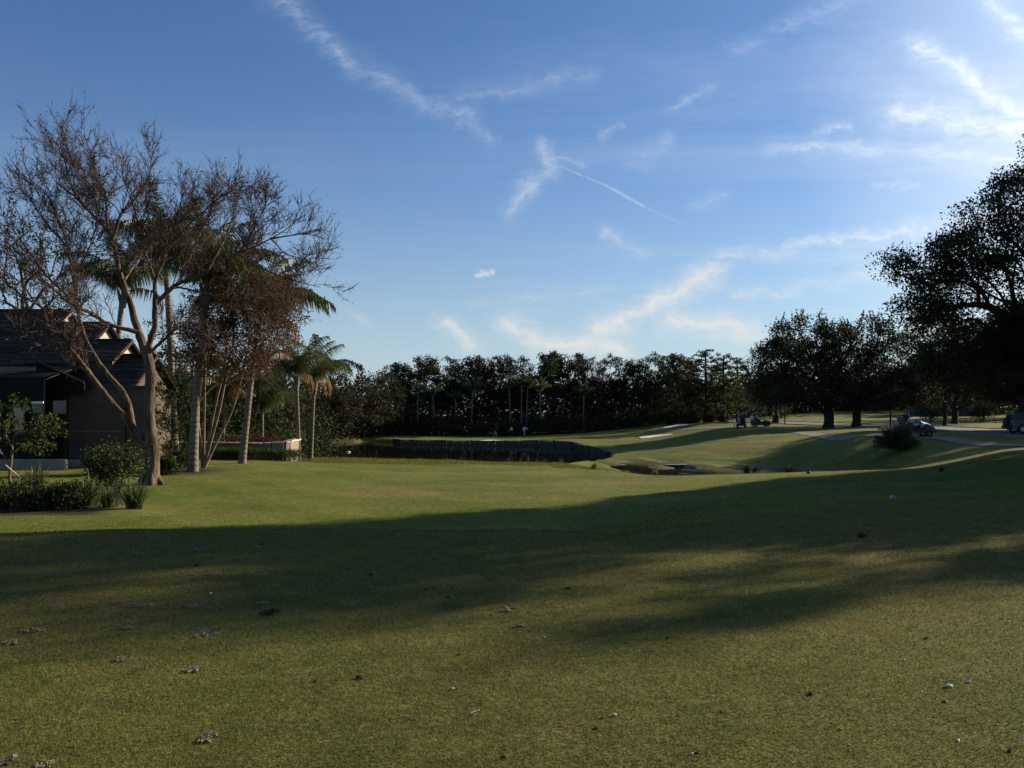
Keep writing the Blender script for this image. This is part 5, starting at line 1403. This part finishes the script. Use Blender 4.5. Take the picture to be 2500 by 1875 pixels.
# ------------------------------------------------------------------ vehicles
def wheel(parent, c, r, w, rim='alloy', spokes=6, name='wheel'):
    g = Geo(); g.lathe((0, 0, 0), [(r * .62, -w / 2), (r * .92, -w / 2), (r, -w * .32), (r, w * .32), (r * .92, w / 2), (r * .62, w / 2), (r * .62, -w / 2)], 'Y', 24)
    o = part(name, g, M['rubber'], parent, c, smooth=True)
    g = Geo(); g.lathe((0, 0, 0), [(r * .62, -w * .42), (r * .56, -w * .44), (r * .54, -w * .1), (r * .54, w * .1), (r * .56, w * .44), (r * .62, w * .42)], 'Y', 24)
    g.lathe((0, 0, 0), [(.001, -w * .40), (r * .14, -w * .40), (r * .15, 0), (r * .14, w * .40), (.001, w * .40)], 'Y', 12)
    for k in range(spokes):
        a_ = k / spokes * 6.283; rot = Matrix.Rotation(-a_, 3, 'Y')
        for sy in (-1, 1):
            v = rot @ Vector((r * .33, sy * w * .36, 0)); g.box(tuple(v), (r * .46, .03, r * .13), rot)
    part('rim', g, M[rim], o)
    return o


def golf_cart(label, loc, rz, bags=True, roof=True, paint='cart_paint', hood='cart_paint', name='golf_cart', big=1.0, tip=0.0):
    """Faces +x; 2.4 m long, 1.2 m wide, 1.8 m high."""
    o = thing(name, label, 'golf cart', loc, rz, 'golf carts', big)
    g = Geo(); g.prism([(-1.12, .30), (-1.16, .62), (-1.02, .78), (-.30, .78), (-.24, .42), (.42, .36), (.52, .72), (.62, .86), (1.02, .66), (1.18, .46), (1.16, .28), (.3, .22), (-.4, .22)], -.52, .52, 'Y'); part('body', g, M[paint], o)
    g = Geo(); V = [(.56, -.5, .86 - tip), (.56, .5, .92 + tip), (1.10, .46, .74 + tip), (1.10, -.46, .70 - tip)]; V2 = [(a_, b_, c_ - .05) for a_, b_, c_ in V]
    g.add(V + V2, [[0, 3, 2, 1], [4, 5, 6, 7], [0, 1, 5, 4], [1, 2, 6, 5], [2, 3, 7, 6], [3, 0, 4, 7]]); part('hood', g, M[hood], o)
    g = Geo(); g.box((-.55, 0, .86), (.55, 1.0, .14), bev=.04); part('seat', g, M['seat'], o)
    g = Geo(); g.box((-.86, 0, 1.14), (.12, 1.0, .40), Matrix.Rotation(-.2, 3, 'Y'), bev=.04); part('seat_back', g, M['seat'], o)
    g = Geo(); g.tube([(.52, .25, .85), (.22, .25, 1.05)], .02, 6); a_ = np.linspace(0, 6.283, 17); g.tube(np.stack([.22 + .10 * np.sin(a_), .25 + .18 * np.cos(a_), 1.05 + .15 * np.sin(a_)], -1), .016, 5); part('steering_wheel', g, M['black'], o)
    for x, y in ((.72, -.48), (.72, .48), (-.80, -.48), (-.80, .48)): wheel(o, (x, y, .23), .23, .2, 'steel', 5)
    if roof:
        g = Geo(); g.box((-.12, 0, 1.80), (1.75, 1.18, .07), bev=.03); part('roof', g, M['cart_roof'], o)
        for sx, xa, xb in ((1, .60, .50), (-1, -1.0, -.85)):
            for y in (-.5, .5):
                g = Geo(); g.tube([(xa, y, .75), (xb, y, 1.78)], .022, 6); part('roof_post', g, M['black'], o)
        g = Geo(); g.add([(.60, -.46, .92), (.60, .46, .92), (.52, .46, 1.70), (.52, -.46, 1.70)], [[0, 1, 2, 3]])
    g = Geo(); g.box((1.18, 0, .38), (.08, 1.0, .14), bev=.03); part('bumper', g, M['black'], o)
    for y in (-.36, .36):
        g = Geo(); g.blob((1.10, y, .60), (.06, .09, .06), 2, .0); part('headlight', g, M['white'], o)
    g = Geo(); g.box((-1.14, 0, .45), (.30, .96, .06)); g.tube([(-1.05, -.46, .75), (-1.15, -.46, 1.0), (-1.15, .46, 1.0), (-1.05, .46, .75)], .018, 5); part('bag_rack', g, M['black'], o)
    return o


def golf_bag(label, loc, rz, m, seed):
    o = thing('golf_bag', label, 'golf bag', loc, rz, 'golf bags on the cart'); rg = random.Random(seed)
    g = Geo(); g.lathe((0, 0, 0), [(.01, 0), (.13, 0), (.14, .08), (.135, .5), (.15, .84), (.16, .88), (.14, .88), (.13, .8)], 'Z', 14); b_ = part('bag', g, M[m], o, smooth=True)
    g = Geo(); g.box((-.15, 0, .35), (.08, .18, .36), bev=.03); part('pocket', g, M[m], o)
    for k in range(6):
        x, y = rg.uniform(-.08, .08), rg.uniform(-.08, .08); h = rg.uniform(.96, 1.15)
        g = Geo(); g.tube([(x, y, .7), (x * 1.2, y * 1.2, h)], .008, 5); g.box((x * 1.2 + .03, y * 1.2, h), (.09, .03, .05), bev=.01); part('club', g, M['steel'], o)
    o.rotation_euler = (0, -.18, rz); return o


# cart seen from behind with two bags, and the one parked beyond it
p = on_ground(1810, 109.5); c1 = golf_cart('golf cart seen from behind with golf bags, left of the two parked', (p.x, p.y, p.z + .05), math.radians(72))


def rel(o, x, y, z):
    c, s = math.cos(o.rotation_euler[2]), math.sin(o.rotation_euler[2]); k = o.scale[0]
    return Vector((o.location.x + k * (x * c - y * s), o.location.y + k * (x * s + y * c), o.location.z + k * z))


golf_bag('pale golf bag strapped on the left of the parked cart rear', rel(c1, -1.18, .25, .48), math.radians(72), 'bag_light', 1)
golf_bag('dark golf bag strapped on the right of the parked cart rear', rel(c1, -1.18, -.25, .48), math.radians(72), 'bag_dark', 2)
p = on_ground(1858, 112); c2 = golf_cart('golf cart parked side-on just beyond the cart with bags', (p.x, p.y, p.z + .05), math.radians(4))
p = on_ground(2232, 62.6); c3 = golf_cart('open dark buggy with shiny blue hood driving on the path behind the spiky bush', (p.x, p.y, p.z + .05), math.radians(-4), roof=False, hood='hood', name='open_buggy', big=1.12, tip=.13)


def suv(label, loc, rz):
    """Faces -x end = rear at the left; x runs forward."""
    o = thing('suv', label, 'car', loc, rz)
    g = Geo(); prof = [(-2.20, .42), (-2.24, .70), (-2.20, 1.02), (-2.10, 1.08), (1.25, 1.06), (2.05, .96), (2.24, .80), (2.26, .45), (2.0, .34), (-1.9, .34)]
    for y0, y1, s in ((-.90, .90, 1),): g.prism(prof, y0, y1, 'Y')
    part('body', g, M['suv_paint'], o)
    V = []
    for x, z, y in ((-2.12, 1.08, .86), (-1.92, 1.70, .70), (.25, 1.74, .70), (.98, 1.08, .86)): V += [(x, -y, z), (x, y, z)]
    g = Geo(); g.add(V, [[0, 1, 3, 2], [2, 3, 5, 4], [4, 5, 7, 6], [0, 2, 4, 6], [1, 7, 5, 3]]); part('cabin', g, M['suv_paint'], o)
    def pt(x, z, sy): f = (z - 1.08) / .64; return (x, sy * (.868 - .16 * f), z)
    for sy in (-1, 1):
        for xa, xb, xc, xd in ((-1.95, -1.05, -1.05, -1.78), (-.97, -.10, -.10, -.97), (-.02, .82, .26, -.02)):
            g = Geo(); q = [pt(xa, 1.16, sy), pt(xb, 1.16, sy), pt(xc, 1.62, sy), pt(xd, 1.62, sy)]; g.add(q, [[0, 1, 2, 3] if sy < 0 else [3, 2, 1, 0]]); part('window', g, M['window'], o)
        for x in (-.9, .05):
            g = Geo(); g.box((x + .12, sy * .915, .98), (.2, .03, .04), bev=.01); part('door_handle', g, M['black'], o)
        g = Geo(); g.box((.85, sy * 1.0, 1.16), (.12, .2, .16), bev=.03); part('mirror', g, M['black'], o)
        for x in (-1.38, 1.42):
            wheel(o, (x, sy * .80, .38), .38, .25, 'alloy', 6)
            g = Geo(); a_ = np.linspace(-.2, math.pi + .2, 15); P = np.stack([x + .44 * np.cos(a_), np.full(15, sy * .90), .38 + .44 * np.sin(a_)], -1); g.tube(P, .045, 5); part('wheel_arch', g, M['black'], o)
        g = Geo(); g.box((-2.2, sy * .76, .95), (.10, .16, .40), bev=.03); part('tail_lamp', g, M['amber'], o)
        g = Geo(); g.box((2.18, sy * .68, .78), (.12, .30, .18), bev=.04); part('headlight', g, M['alloy'], o)
        g = Geo(); g.tube([(-1.7, sy * .62, 1.78), (-1.6, sy * .62, 1.82), (.0, sy * .62, 1.84), (.1, sy * .62, 1.80)], .02, 5); part('roof_rail', g, M['black'], o)
    g = Geo(); g.add([(-2.13, -.7, 1.14), (-2.13, .7, 1.14), (-1.97, .62, 1.6), (-1.97, -.62, 1.6)], [[0, 3, 2, 1]]); part('rear_window', g, M['window'], o)
    g = Geo(); g.add([(.95, -.76, 1.14), (.95, .76, 1.14), (.33, .64, 1.68), (.33, -.64, 1.68)], [[0, 1, 2, 3]]); part('windscreen', g, M['window'], o)
    g = Geo(); g.box((-2.28, 0, .52), (.16, 1.7, .22), bev=.05); part('bumper', g, M['black'], o)
    g = Geo(); g.box((2.28, 0, .52), (.16, 1.7, .24), bev=.05); part('bumper', g, M['black'], o)
    g = Geo(); g.tube([(-2.30, 0, .42), (-2.62, 0, .42)], .035, 6); g.blob((-2.64, 0, .48), (.05, .05, .05), 1, 0); part('tow_bar', g, M['steel'], o)
    wheel(o, (-2.30, 0, .98), .36, .22, 'steel', 6, 'spare_wheel').rotation_euler = (0, 0, math.pi / 2)
    return o


p = on_ground(2528, 71.5); suv('dark sport utility vehicle on the road, cut by the right frame edge', (p.x, p.y, p.z + .05), math.radians(-6))


# ------------------------------------------------------------------ people
def person(label, loc, rz, J, mats, name='person', hat=None, rad=1.0):
    """J: joint positions (x forward, y left, z up). One continuous skinned body."""
    o = thing(name, label, 'person', loc, rz, 'golfers')
    names = ['pelvis', 'waist', 'chest', 'neck', 'head', 'crown', 'sh_l', 'el_l', 'wr_l', 'ha_l', 'sh_r', 'el_r', 'wr_r', 'ha_r', 'hip_l', 'kn_l', 'an_l', 'toe_l', 'hip_r', 'kn_r', 'an_r', 'toe_r']
    E = [('pelvis', 'waist'), ('waist', 'chest'), ('chest', 'neck'), ('neck', 'head'), ('head', 'crown'), ('chest', 'sh_l'), ('sh_l', 'el_l'), ('el_l', 'wr_l'), ('wr_l', 'ha_l'), ('chest', 'sh_r'), ('sh_r', 'el_r'), ('el_r', 'wr_r'), ('wr_r', 'ha_r'),
         ('pelvis', 'hip_l'), ('hip_l', 'kn_l'), ('kn_l', 'an_l'), ('an_l', 'toe_l'), ('pelvis', 'hip_r'), ('hip_r', 'kn_r'), ('kn_r', 'an_r'), ('an_r', 'toe_r')]
    Rd = dict(pelvis=(.15, .12), waist=(.145, .11), chest=(.17, .13), neck=(.058, .058), head=(.082, .095), crown=(.075, .085), sh=(.075, .075), el=(.046, .046), wr=(.034, .034), ha=(.04, .03), hip=(.092, .092), kn=(.062, .062), an=(.045, .045), toe=(.042, .036))
    me = bpy.data.meshes.new('body'); me.from_pydata([J[n] for n in names], [(names.index(a_), names.index(b_)) for a_, b_ in E], [])
    tmp = bpy.data.objects.new('body_rig', me); COL.objects.link(tmp)
    md = tmp.modifiers.new('skin', 'SKIN'); md.use_smooth_shade = True
    for k, n in enumerate(names):
        r = Rd[n.split('_')[0]]; me.skin_vertices[0].data[k].radius = (r[0] * rad, r[1] * rad); me.skin_vertices[0].data[k].use_root = (k == 0)
    sb = tmp.modifiers.new('sub', 'SUBSURF'); sb.levels = 1; sb.render_levels = 1
    dg = bpy.context.evaluated_depsgraph_get(); body = bpy.data.meshes.new_from_object(tmp.evaluated_get(dg)); bpy.data.objects.remove(tmp)
    body.materials.clear()
    for m_ in mats: body.materials.append(M[m_])      # 0 shirt, 1 trousers, 2 skin, 3 shoes
    segs = [(a_, b_, np.array(J[a_]), np.array(J[b_])) for a_, b_ in E]
    mi = []
    for p_ in body.polygons:
        c = np.array(p_.center); best, bd = None, 9
        for a_, b_, A, B in segs:
            t_ = np.clip(np.dot(c - A, B - A) / (np.dot(B - A, B - A) + 1e-9), 0, 1); dd = np.linalg.norm(c - A - (B - A) * t_)
            if dd < bd: bd, best, bt = dd, (a_, b_), t_
        a_, b_ = best
        if b_ in ('crown', 'head') or a_ == 'neck': m_ = 2
        elif b_.startswith(('wr', 'ha')): m_ = 2
        elif b_.startswith('el'): m_ = 0 if bt < .8 else 2
        elif b_.startswith('toe'): m_ = 3
        elif b_.startswith(('hip', 'kn', 'an')): m_ = 1
        elif best == ('pelvis', 'waist') and bt < .3: m_ = 1
        else: m_ = 0
        mi.append(m_)
    body.polygons.foreach_set('material_index', mi)
    ob_ = part('body', body, M[mats[0]], o)
    g = Geo()
    for sd in ('l', 'r'):
        w, h = np.array(J['wr_' + sd]), np.array(J['ha_' + sd]); dv_ = (h - w) / (np.linalg.norm(h - w) + 1e-9); sdv = np.cross(dv_, [1, 0, .2]); sdv /= np.linalg.norm(sdv) + 1e-9; fw = np.cross(sdv, dv_)
        for k, (off, ln) in enumerate(((-.028, .07), (-.010, .082), (.010, .078), (.028, .062))):
            b0 = h + sdv * off; g.tube([b0, b0 + dv_ * ln * .5 + fw * .008, b0 + dv_ * ln * .85 + fw * .03], [.010, .009, .007], 5)
        g.tube([w + dv_ * .03 + sdv * .03, w + dv_ * .06 + sdv * .055 + fw * .02, w + dv_ * .10 + sdv * .055 + fw * .035], [.011, .010, .008], 5)
    part('fingers', g, M['skin'], ob_)
    hd, cr = Vector(J['head']), Vector(J['crown']); up = (cr - hd).normalized(); g = Geo()
    fwd = Vector((1, 0, 0)); fwd = (fwd - up * fwd.dot(up)).normalized(); lt = up.cross(fwd); c0 = hd + up * .03
    g.blob(tuple(c0 + fwd * .10), (.022, .016, .022), 1, 0)
    for s in (-1, 1):
        g.blob(tuple(c0 + lt * s * .088), (.018, .010, .028), 1, 0); g.blob(tuple(c0 + fwd * .088 + lt * s * .034 + up * .03), (.010, .012, .008), 1, 0, 1)
    g.tube([tuple(c0 + fwd * .088 - up * .045 - lt * .025), tuple(c0 + fwd * .092 - up * .047), tuple(c0 + fwd * .088 - up * .045 + lt * .025)], .006, 5, 1)
    part('face', g, [M['skin'], M['hair']], ob_)
    g = Geo(); cc_ = hd + up * .085 - fwd * .012; g.blob(tuple(cc_), (.102, .095, .085), 3, .03, 0, 14, 8)
    if hat: g.box(tuple(cc_ + fwd * .12 - up * .005), (.14, .15, .014), bev=.004)
    part('cap' if hat else 'hair', g, M[hat or 'hair'], o)
    return o


def standing(lean=0.0, step=.12, arm_l=(.05, 0, 0), arm_r=(.05, 0, 0), bend=0.0):
    """Joint set for a 1.75 m figure; lean moves the upper body forward."""
    J = dict(pelvis=(0, 0, .93), waist=(lean * .3, 0, 1.08), chest=(lean * .75, 0, 1.32 - lean * .15), neck=(lean * .95, 0, 1.50 - lean * .25), head=(lean * 1.08 + .02, 0, 1.60 - lean * .35), crown=(lean * 1.15 + .02, 0, 1.69 - lean * .45))
    for s, y, st in (('l', 1, step), ('r', -1, -step)):
        J['sh_' + s] = (lean * .85, .19 * y, 1.42 - lean * .2); J['hip_' + s] = (0, .10 * y, .88); J['kn_' + s] = (st * .55 + bend, .11 * y, .49); J['an_' + s] = (st * 1.0 - .04, .12 * y, .09); J['toe_' + s] = (st * 1.0 + .14, .13 * y, .04)
        ar = arm_l if s == 'l' else arm_r; x, yy, z = J['sh_' + s]
        J['el_' + s] = (x + ar[0], yy + .07 * y + ar[1] * y, z - .28 + ar[2] * .4); J['wr_' + s] = (x + ar[0] * 2 + .06, yy + .07 * y + ar[1] * 1.2 * y, z - .52 + ar[2]); J['ha_' + s] = (x + ar[0] * 2.2 + .09, yy + .07 * y + ar[1] * 1.2 * y, z - .60 + ar[2] * 1.1)
    return J


def club(label, p0, p1, head=True):
    g = Geo(); g.tube([tuple(p0), tuple(Vector(p0).lerp(Vector(p1), .5)), tuple(p1)], .010, 6)
    d = (Vector(p1) - Vector(p0)).normalized(); g.tube([tuple(p0), tuple(Vector(p0) + d * .25)], .016, 6)
    if head: g.box(tuple(Vector(p1) + Vector((.04, 0, 0))), (.11, .05, .05), bev=.012)
    tag(part('golf_club', g, M['steel']), label, 'golf club', 'golf clubs')


def gp(px, d): p = on_ground(px, d); return (p.x, p.y, p.z)


P1 = gp(1210, 133); person('golfer in dark top and grey trousers striding with a club on the shoulder', P1, math.radians(15), standing(.06, .30, (.02, 0, 0), (.10, 0, .42)), ['shirt_dark', 'pants_grey', 'skin', 'black'], hat='shirt_dark')
club('golf club carried on the shoulder of the striding golfer', (P1[0] - .05, P1[1] - .25, P1[2] + 1.3), (P1[0] + .45, P1[1] - .45, P1[2] + 1.85))
person('golfer in white shirt and dark trousers on the green', gp(1250, 134), math.radians(200), standing(.10, .10, (.18, 0, .12), (.18, 0, .12)), ['shirt_white', 'pants_dark', 'skin', 'white'], hat='shirt_dark')
P3 = gp(1280, 134); person('golfer in pale blue shirt and khaki trousers with one arm out', P3, math.radians(80), standing(.16, .06, (.10, .10, 0), (.12, .22, .12), .03), ['shirt_blue', 'pants_khaki', 'skin', 'black'], hat='shirt_dark')
P4 = gp(1127, 135); person('stooping golfer in dark clothes left of the others', P4, math.radians(10), standing(.42, .12, (.22, 0, .0), (.22, 0, .0), .05), ['shirt_dark', 'pants_dark', 'skin', 'black'], hat='pants_grey')
club('putter held by the stooping golfer', (P4[0] + .75, P4[1] - .05, P4[2] + .72), (P4[0] + .95, P4[1] - .08, P4[2] + .05))


def seated():
    J = standing(.08, 0, (.12, 0, .08), (.12, 0, .08)); dz = -.40
    for k in J: J[k] = (J[k][0], J[k][1], J[k][2] + dz)
    for s, y in (('l', 1), ('r', -1)):
        J['hip_' + s] = (.02, .10 * y, .50); J['kn_' + s] = (.44, .13 * y, .54); J['an_' + s] = (.56, .13 * y, .12); J['toe_' + s] = (.72, .13 * y, .07)
    return J


for cart, y, lb, mt in ((c3, .25, 'driver in dark clothes on the open buggy', ['shirt_dark', 'pants_dark', 'skin', 'black']), (c3, -.25, 'passenger in dark clothes on the open buggy', ['shirt_dark', 'pants_grey', 'skin', 'black']), (c2, .2, 'person in pale shirt sitting in the side-on golf cart', ['shirt_blue', 'pants_dark', 'skin', 'black'])):
    p = rel(cart, -.60, y, .88); k = cart.scale[0]
    pe = person(lb, (p.x, p.y, p.z - .42), cart.rotation_euler[2], seated(), mt, hat='shirt_dark')
PQ = gp(1836, 110.5); person('person in white shirt standing between the two parked carts', PQ, math.radians(70), standing(.05, .05, (.1, 0, .1), (.1, 0, .1)), ['shirt_white', 'pants_dark', 'skin', 'black'], hat='shirt_white')


# ------------------------------------------------------------------ posts, markers
def post(label, px, d, h, r, m='bark_dark', name='post', group='short posts by the road'):
    p = on_ground(px, d); o = thing(name, label, 'post', p, group=group)
    g = Geo(); g.tube([(0, 0, -.1), (0, 0, h * .5), (0, 0, h)], [r, r, r * .9], 8); part('shaft', g, M[m], o)
    g = Geo(); g.blob((0, 0, h), (r * 1.3, r * 1.3, r), 2, .05); part('cap', g, M[m], o)


post('thin dark post right of the trunk behind the carts', 1916, 128, 2.6, .09)
post('dark mailbox post beside the road right of the oak trunks', 2174, 98, 2.0, .10)
post('tiny dark stake on the mound left of the parked carts', 1793, 112, .45, .04)
post('thin stake at the pond end of the lawn, nearest the corner palms', 884, 57.5, .5, .03, 'bark_dark', group='stakes at the pond edge')
post('thin stake at the pond edge, middle of the lawn', 947, 57, .75, .025, 'bark_dark', group='stakes at the pond edge')
post('dark short stake at the pond edge near the lawn corner', 805, 54, .3, .03, 'bark_dark', group='stakes at the pond edge')
post('short stake at the pond edge below the pale blue shirted golfer', 1282, 58, 1.0, .03, 'bark_dark', group='stakes at the pond edge')


def lump(name, label, cat, px, py, d, size, m, seed, group=None, amp=.25):
    x = (px - HX) / F * d; g = Geo(); g.blob((0, 0, size[2] * .35), [s / 2 for s in size], seed, amp)
    o = part(name, g, M[m], None, (x, d, gz(x, d)), smooth=False); o.rotation_euler = (0, 0, seed * .7); return tag(o, label, cat, group)


lump('tee_marker', 'round reddish-brown tee marker on the sunlit ridge', 'tee marker', 1974, 1155, 34.0, (.16, .16, .15), 'chip', 1, None, .06)
lump('tee_marker', 'dark tee marker beside the shaded ridge at the right', 'tee marker', 2298, 1143, 27.5, (.17, .15, .17), 'clod', 2, None, .08)
lump('rock', 'pale rock lying in the shade at the right', 'rock', 2180, 1212, 17.2, (.16, .12, .10), 'stone', 3)
lump('rock', 'dark rock lying in the middle of the shade', 'rock', 2103, 1309, 11.6, (.11, .09, .07), 'clod', 4)
g = Geo(); g.box((0, 0, .04), (1.0, .4, .07), bev=.02); p = on_ground(2387, 150); tag(part('bench_slab', g, M['kerb'], None, p + Vector((0, 0, .45))), 'pale flat slab on the shaded far lawn', 'slab')


# ------------------------------------------------------------------ debris on the tee
def tee_pt(px, py):
    d = EYE * F / (py - HY)
    for _ in range(5): x = (px - HX) / F * d; d = (EYE - gz(x, d)) * F / (py - HY)
    x = (px - HX) / F * d; return x, d, gz(x, d)


def bit(kind, px, py, w, seed):
    x, y, z = tee_pt(px, py); s = w / F * y
    if kind == 'clod':
        s *= .78
        g = Geo(); g.blob((0, 0, s * .12), (s * .5, s * .35, s * .22), seed, .45, 0, 8, 6); o = part('clod', g, M['clod'], None, (x, y, z)); tag(o, 'small dark clod of earth on the tee turf', 'clod', 'dark clods on the tee')
    elif kind == 'chip':
        g = Geo(); g.box((0, 0, s * .16), (s, s * .42, s * .14), Matrix.Rotation(.25, 3, 'Y'), bev=s * .03); o = part('wood_chip', g, M['chip'], None, (x, y, z)); tag(o, 'brown wood chip lying on the tee turf', 'wood chip', 'wood chips on the tee')
    elif kind == 'shell':
        g = Geo(); g.blob((0, 0, s * .25), (s * .5, s * .36, s * .26), seed, .3, 0, 8, 6); o = part('shell_fragment', g, M['shell'], None, (x, y, z)); tag(o, 'small pale fragment lying on the tee turf', 'fragment', 'pale fragments on the tee')
    elif kind == 'tee':
        g = Geo(); g.lathe((0, 0, 0), [(.001, -.035), (.0025, -.025), (.0026, .022), (.006, .034), (.0055, .036), (.001, .033)], 'X', 10); o = part('tee_peg', g, M['white'], None, (x, y, z + .016)); o.scale = (s / .07,) * 3; o.rotation_euler = (0, -.12, .55); tag(o, 'white golf tee peg lying on the turf, foreground centre', 'tee peg'); return
    o.rotation_euler = (0, 0, seed * 1.3)


for k, (kd, px, py, w) in enumerate([
    ('chip', 1262, 1484, 26), ('chip', 1240, 1492, 30), ('chip', 1272, 1530, 22), ('chip', 1530, 1570, 14), ('clod', 880, 1657, 26), ('clod', 905, 1405, 22), ('clod', 1040, 1440, 14), ('clod', 1386, 1438, 18), ('clod', 1630, 1558, 14), ('clod', 1095, 1459, 12), ('clod', 1980, 1696, 22), ('clod', 2305, 1715, 16), ('clod', 2262, 1560, 16), ('clod', 770, 1664, 16), ('clod', 480, 1383, 18),
    ('clod', 1760, 1740, 14), ('clod', 1455, 1780, 18), ('clod', 2465, 1835, 22), ('clod', 1120, 1600, 14), ('clod', 1700, 1840, 16), ('clod', 2050, 1783, 14), ('clod', 1470, 1755, 12), ('clod', 900, 1440, 12), ('clod', 1230, 1880 - 30, 18), ('clod', 640, 1330, 14),
    ('shell', 2366, 1667, 12), ('shell', 2318, 1678, 16), ('shell', 2208, 1613, 7), ('shell', 2460, 1519, 9), ('shell', 2340, 1810, 11), ('shell', 2074, 1820, 8), ('shell', 1500, 1748, 12), ('shell', 1330, 1557, 6), ('shell', 2045, 1565, 6), ('shell', 2435, 1770, 8), ('shell', 1105, 1683, 10), ('shell', 2300, 1573, 6), ('shell', 2360, 1760, 7), ('shell', 515, 1450, 8), ('shell', 2410, 1640, 6), ('shell', 1740, 1700, 6), ('shell', 2250, 1690, 7), ('shell', 1690, 1842, 9), ('shell', 1560, 1590, 5),
    ('tee', 1158, 1744, 26)]):
    bit(kd, px, py, w, k + 3)


def divot(px, py, w, h, seed, dark=False):
    rng = rng_(seed); x, y, z = tee_pt(px, py); s = w / F * y; dd = h / F * y / (EYE / y)
    n = 190; g = Geo(); r = np.sqrt(rng.uniform(0, 1, n)); a_ = rng.uniform(0, 6.283, n)
    P = np.stack([np.cos(a_) * r * s * .5 * rng.uniform(.6, 1.1, n), np.sin(a_) * r * dd * .5, rng.uniform(.002, .012, n)], -1)
    leaf_quads(g, P, .035, rng, aspect=.25, flat=.7)
    o = part('divot', g, M['clod'] if dark else M['divot'], None, (x, y, z)); o['kind'] = 'thing'
    tag(o, 'dark hollow divot in the tee turf' if dark else 'pale dead-grass divot scar in the tee turf', 'divot', None if dark else 'pale divots on the tee')


for k, (px, py, w, h) in enumerate([(500, 1548, 62, 22), (470, 1636, 50, 16), (510, 1803, 44, 26), (350, 1480, 48, 10), (318, 1478, 34, 9), (472, 1481, 40, 9), (640, 1473, 36, 8), (300, 1610, 44, 14), (525, 1402, 30, 7), (485, 1404, 34, 6), (670, 1394, 24, 5), (285, 1472, 30, 8), (250, 1350, 60, 6), (340, 1352, 50, 5), (485, 1342, 34, 4), (30, 1570, 40, 10), (310, 1535, 36, 8), (20, 1860, 40, 22), (110, 1870, 40, 16), (80, 1540, 60, 10)]):
    divot(px, py, w, h, 300 + k)
divot(660, 1497, 44, 16, 340, True)


# ------------------------------------------------------------------ grass blades on the near turf and along the lips
def grass(name, xs, ys, hgt, wid, mat_, seed, label, lean=.7):
    rng = rng_(seed); n = len(xs); z = gz(xs, ys)
    a_ = rng.uniform(0, 6.283, n); h = hgt * rng.uniform(.5, 1.3, n); w = wid * rng.uniform(.7, 1.3, n); ln = rng.uniform(.1, lean, n) * h; th = rng.uniform(0, 6.283, n)
    c, s = np.cos(a_) * w / 2, np.sin(a_) * w / 2
    V = np.stack([np.stack([xs - c, ys - s, z - .003], -1), np.stack([xs + c, ys + s, z - .003], -1), np.stack([xs + np.cos(th) * ln, ys + np.sin(th) * ln, z + h], -1)], 1).reshape(-1, 3)
    g = Geo(); g.add(V, np.arange(3 * n).reshape(-1, 3)); return structure(name, g, M[mat_], label=label, kind='stuff')


rng = rng_(7)
n = 300000; v = rng.uniform(0, 1, n); ys = 3.2 * (12.6 / 3.2) ** (v ** .9); us = rng.uniform(-.64, .64, n); xs = us * ys
grass('grass', xs, ys, .009 + .0008 * ys, .0022 + .00075 * ys, 'grass_blade', 8, 'short mown turf blades of the tee')
n = 150000; ys = 12.6 * (46 / 12.6) ** rng.uniform(0, 1, n); xs = rng.uniform(-.64, .62, n) * ys
kk = ~((ys > 20.3) & (ys < 27.5) & (xs < -8.8))
grass('fairway_grass', xs[kk], ys[kk], .028, .012, 'rough_blade', 9, 'mown fairway grass beyond the tee')
n = 70000; px_ = rng.uniform(1350, 2550, n); ys = rng.uniform(36, 62, n); xs = (px_ - HX) / F * ys; zz = gz(xs, ys); pd = np.min(np.hypot(xs[:, None] - pc[None, ::3, 0], ys[:, None] - pc[None, ::3, 1]), axis=1); kk = (zz > DITCH_Z + .02) & (ys > 44) & (px_ < 1900 + 420 * rng.uniform(0, 1, n) ** 2) & (pd > 1.5)
grass('bank_grass', xs[kk], ys[kk], .16, .03, 'rough_blade', 10, 'longer grass on the ditch banks')
n = 26000; ys = rng.uniform(46, 60, n); px_ = rng.uniform(760, 1400, n); xs = (px_ - HX) / F * ys; zz = gz(xs, ys); kk = zz > WATER_Z + .02
grass('shore_grass', xs[kk], ys[kk], .10, .025, 'rough_blade', 12, 'longer grass on the pond shore')



# ------------------------------------------------------------------ look-alikes told apart by their order from left to right
for grp, txt in (('pale divots on the tee', 'pale dead-grass divot scar, {} from the left on the tee'), ('pale fragments on the tee', 'small pale fragment, {} from the left on the tee turf'),
                 ('dark clods on the tee', 'small dark clod of earth, {} from the left on the tee turf'), ('grass tufts on the ditch lip', 'wild grass tuft, {} from the left on the near lip of the ditch'), ('wood chips on the tee', 'brown wood chip, {} from the left on the tee turf')):
    ob_l = sorted([o_ for o_ in COL.objects if o_.get('group') == grp], key=lambda o_: o_.location.x / o_.location.y)
    for k, o_ in enumerate(ob_l): o_['label'] = txt.format(ordn[k])
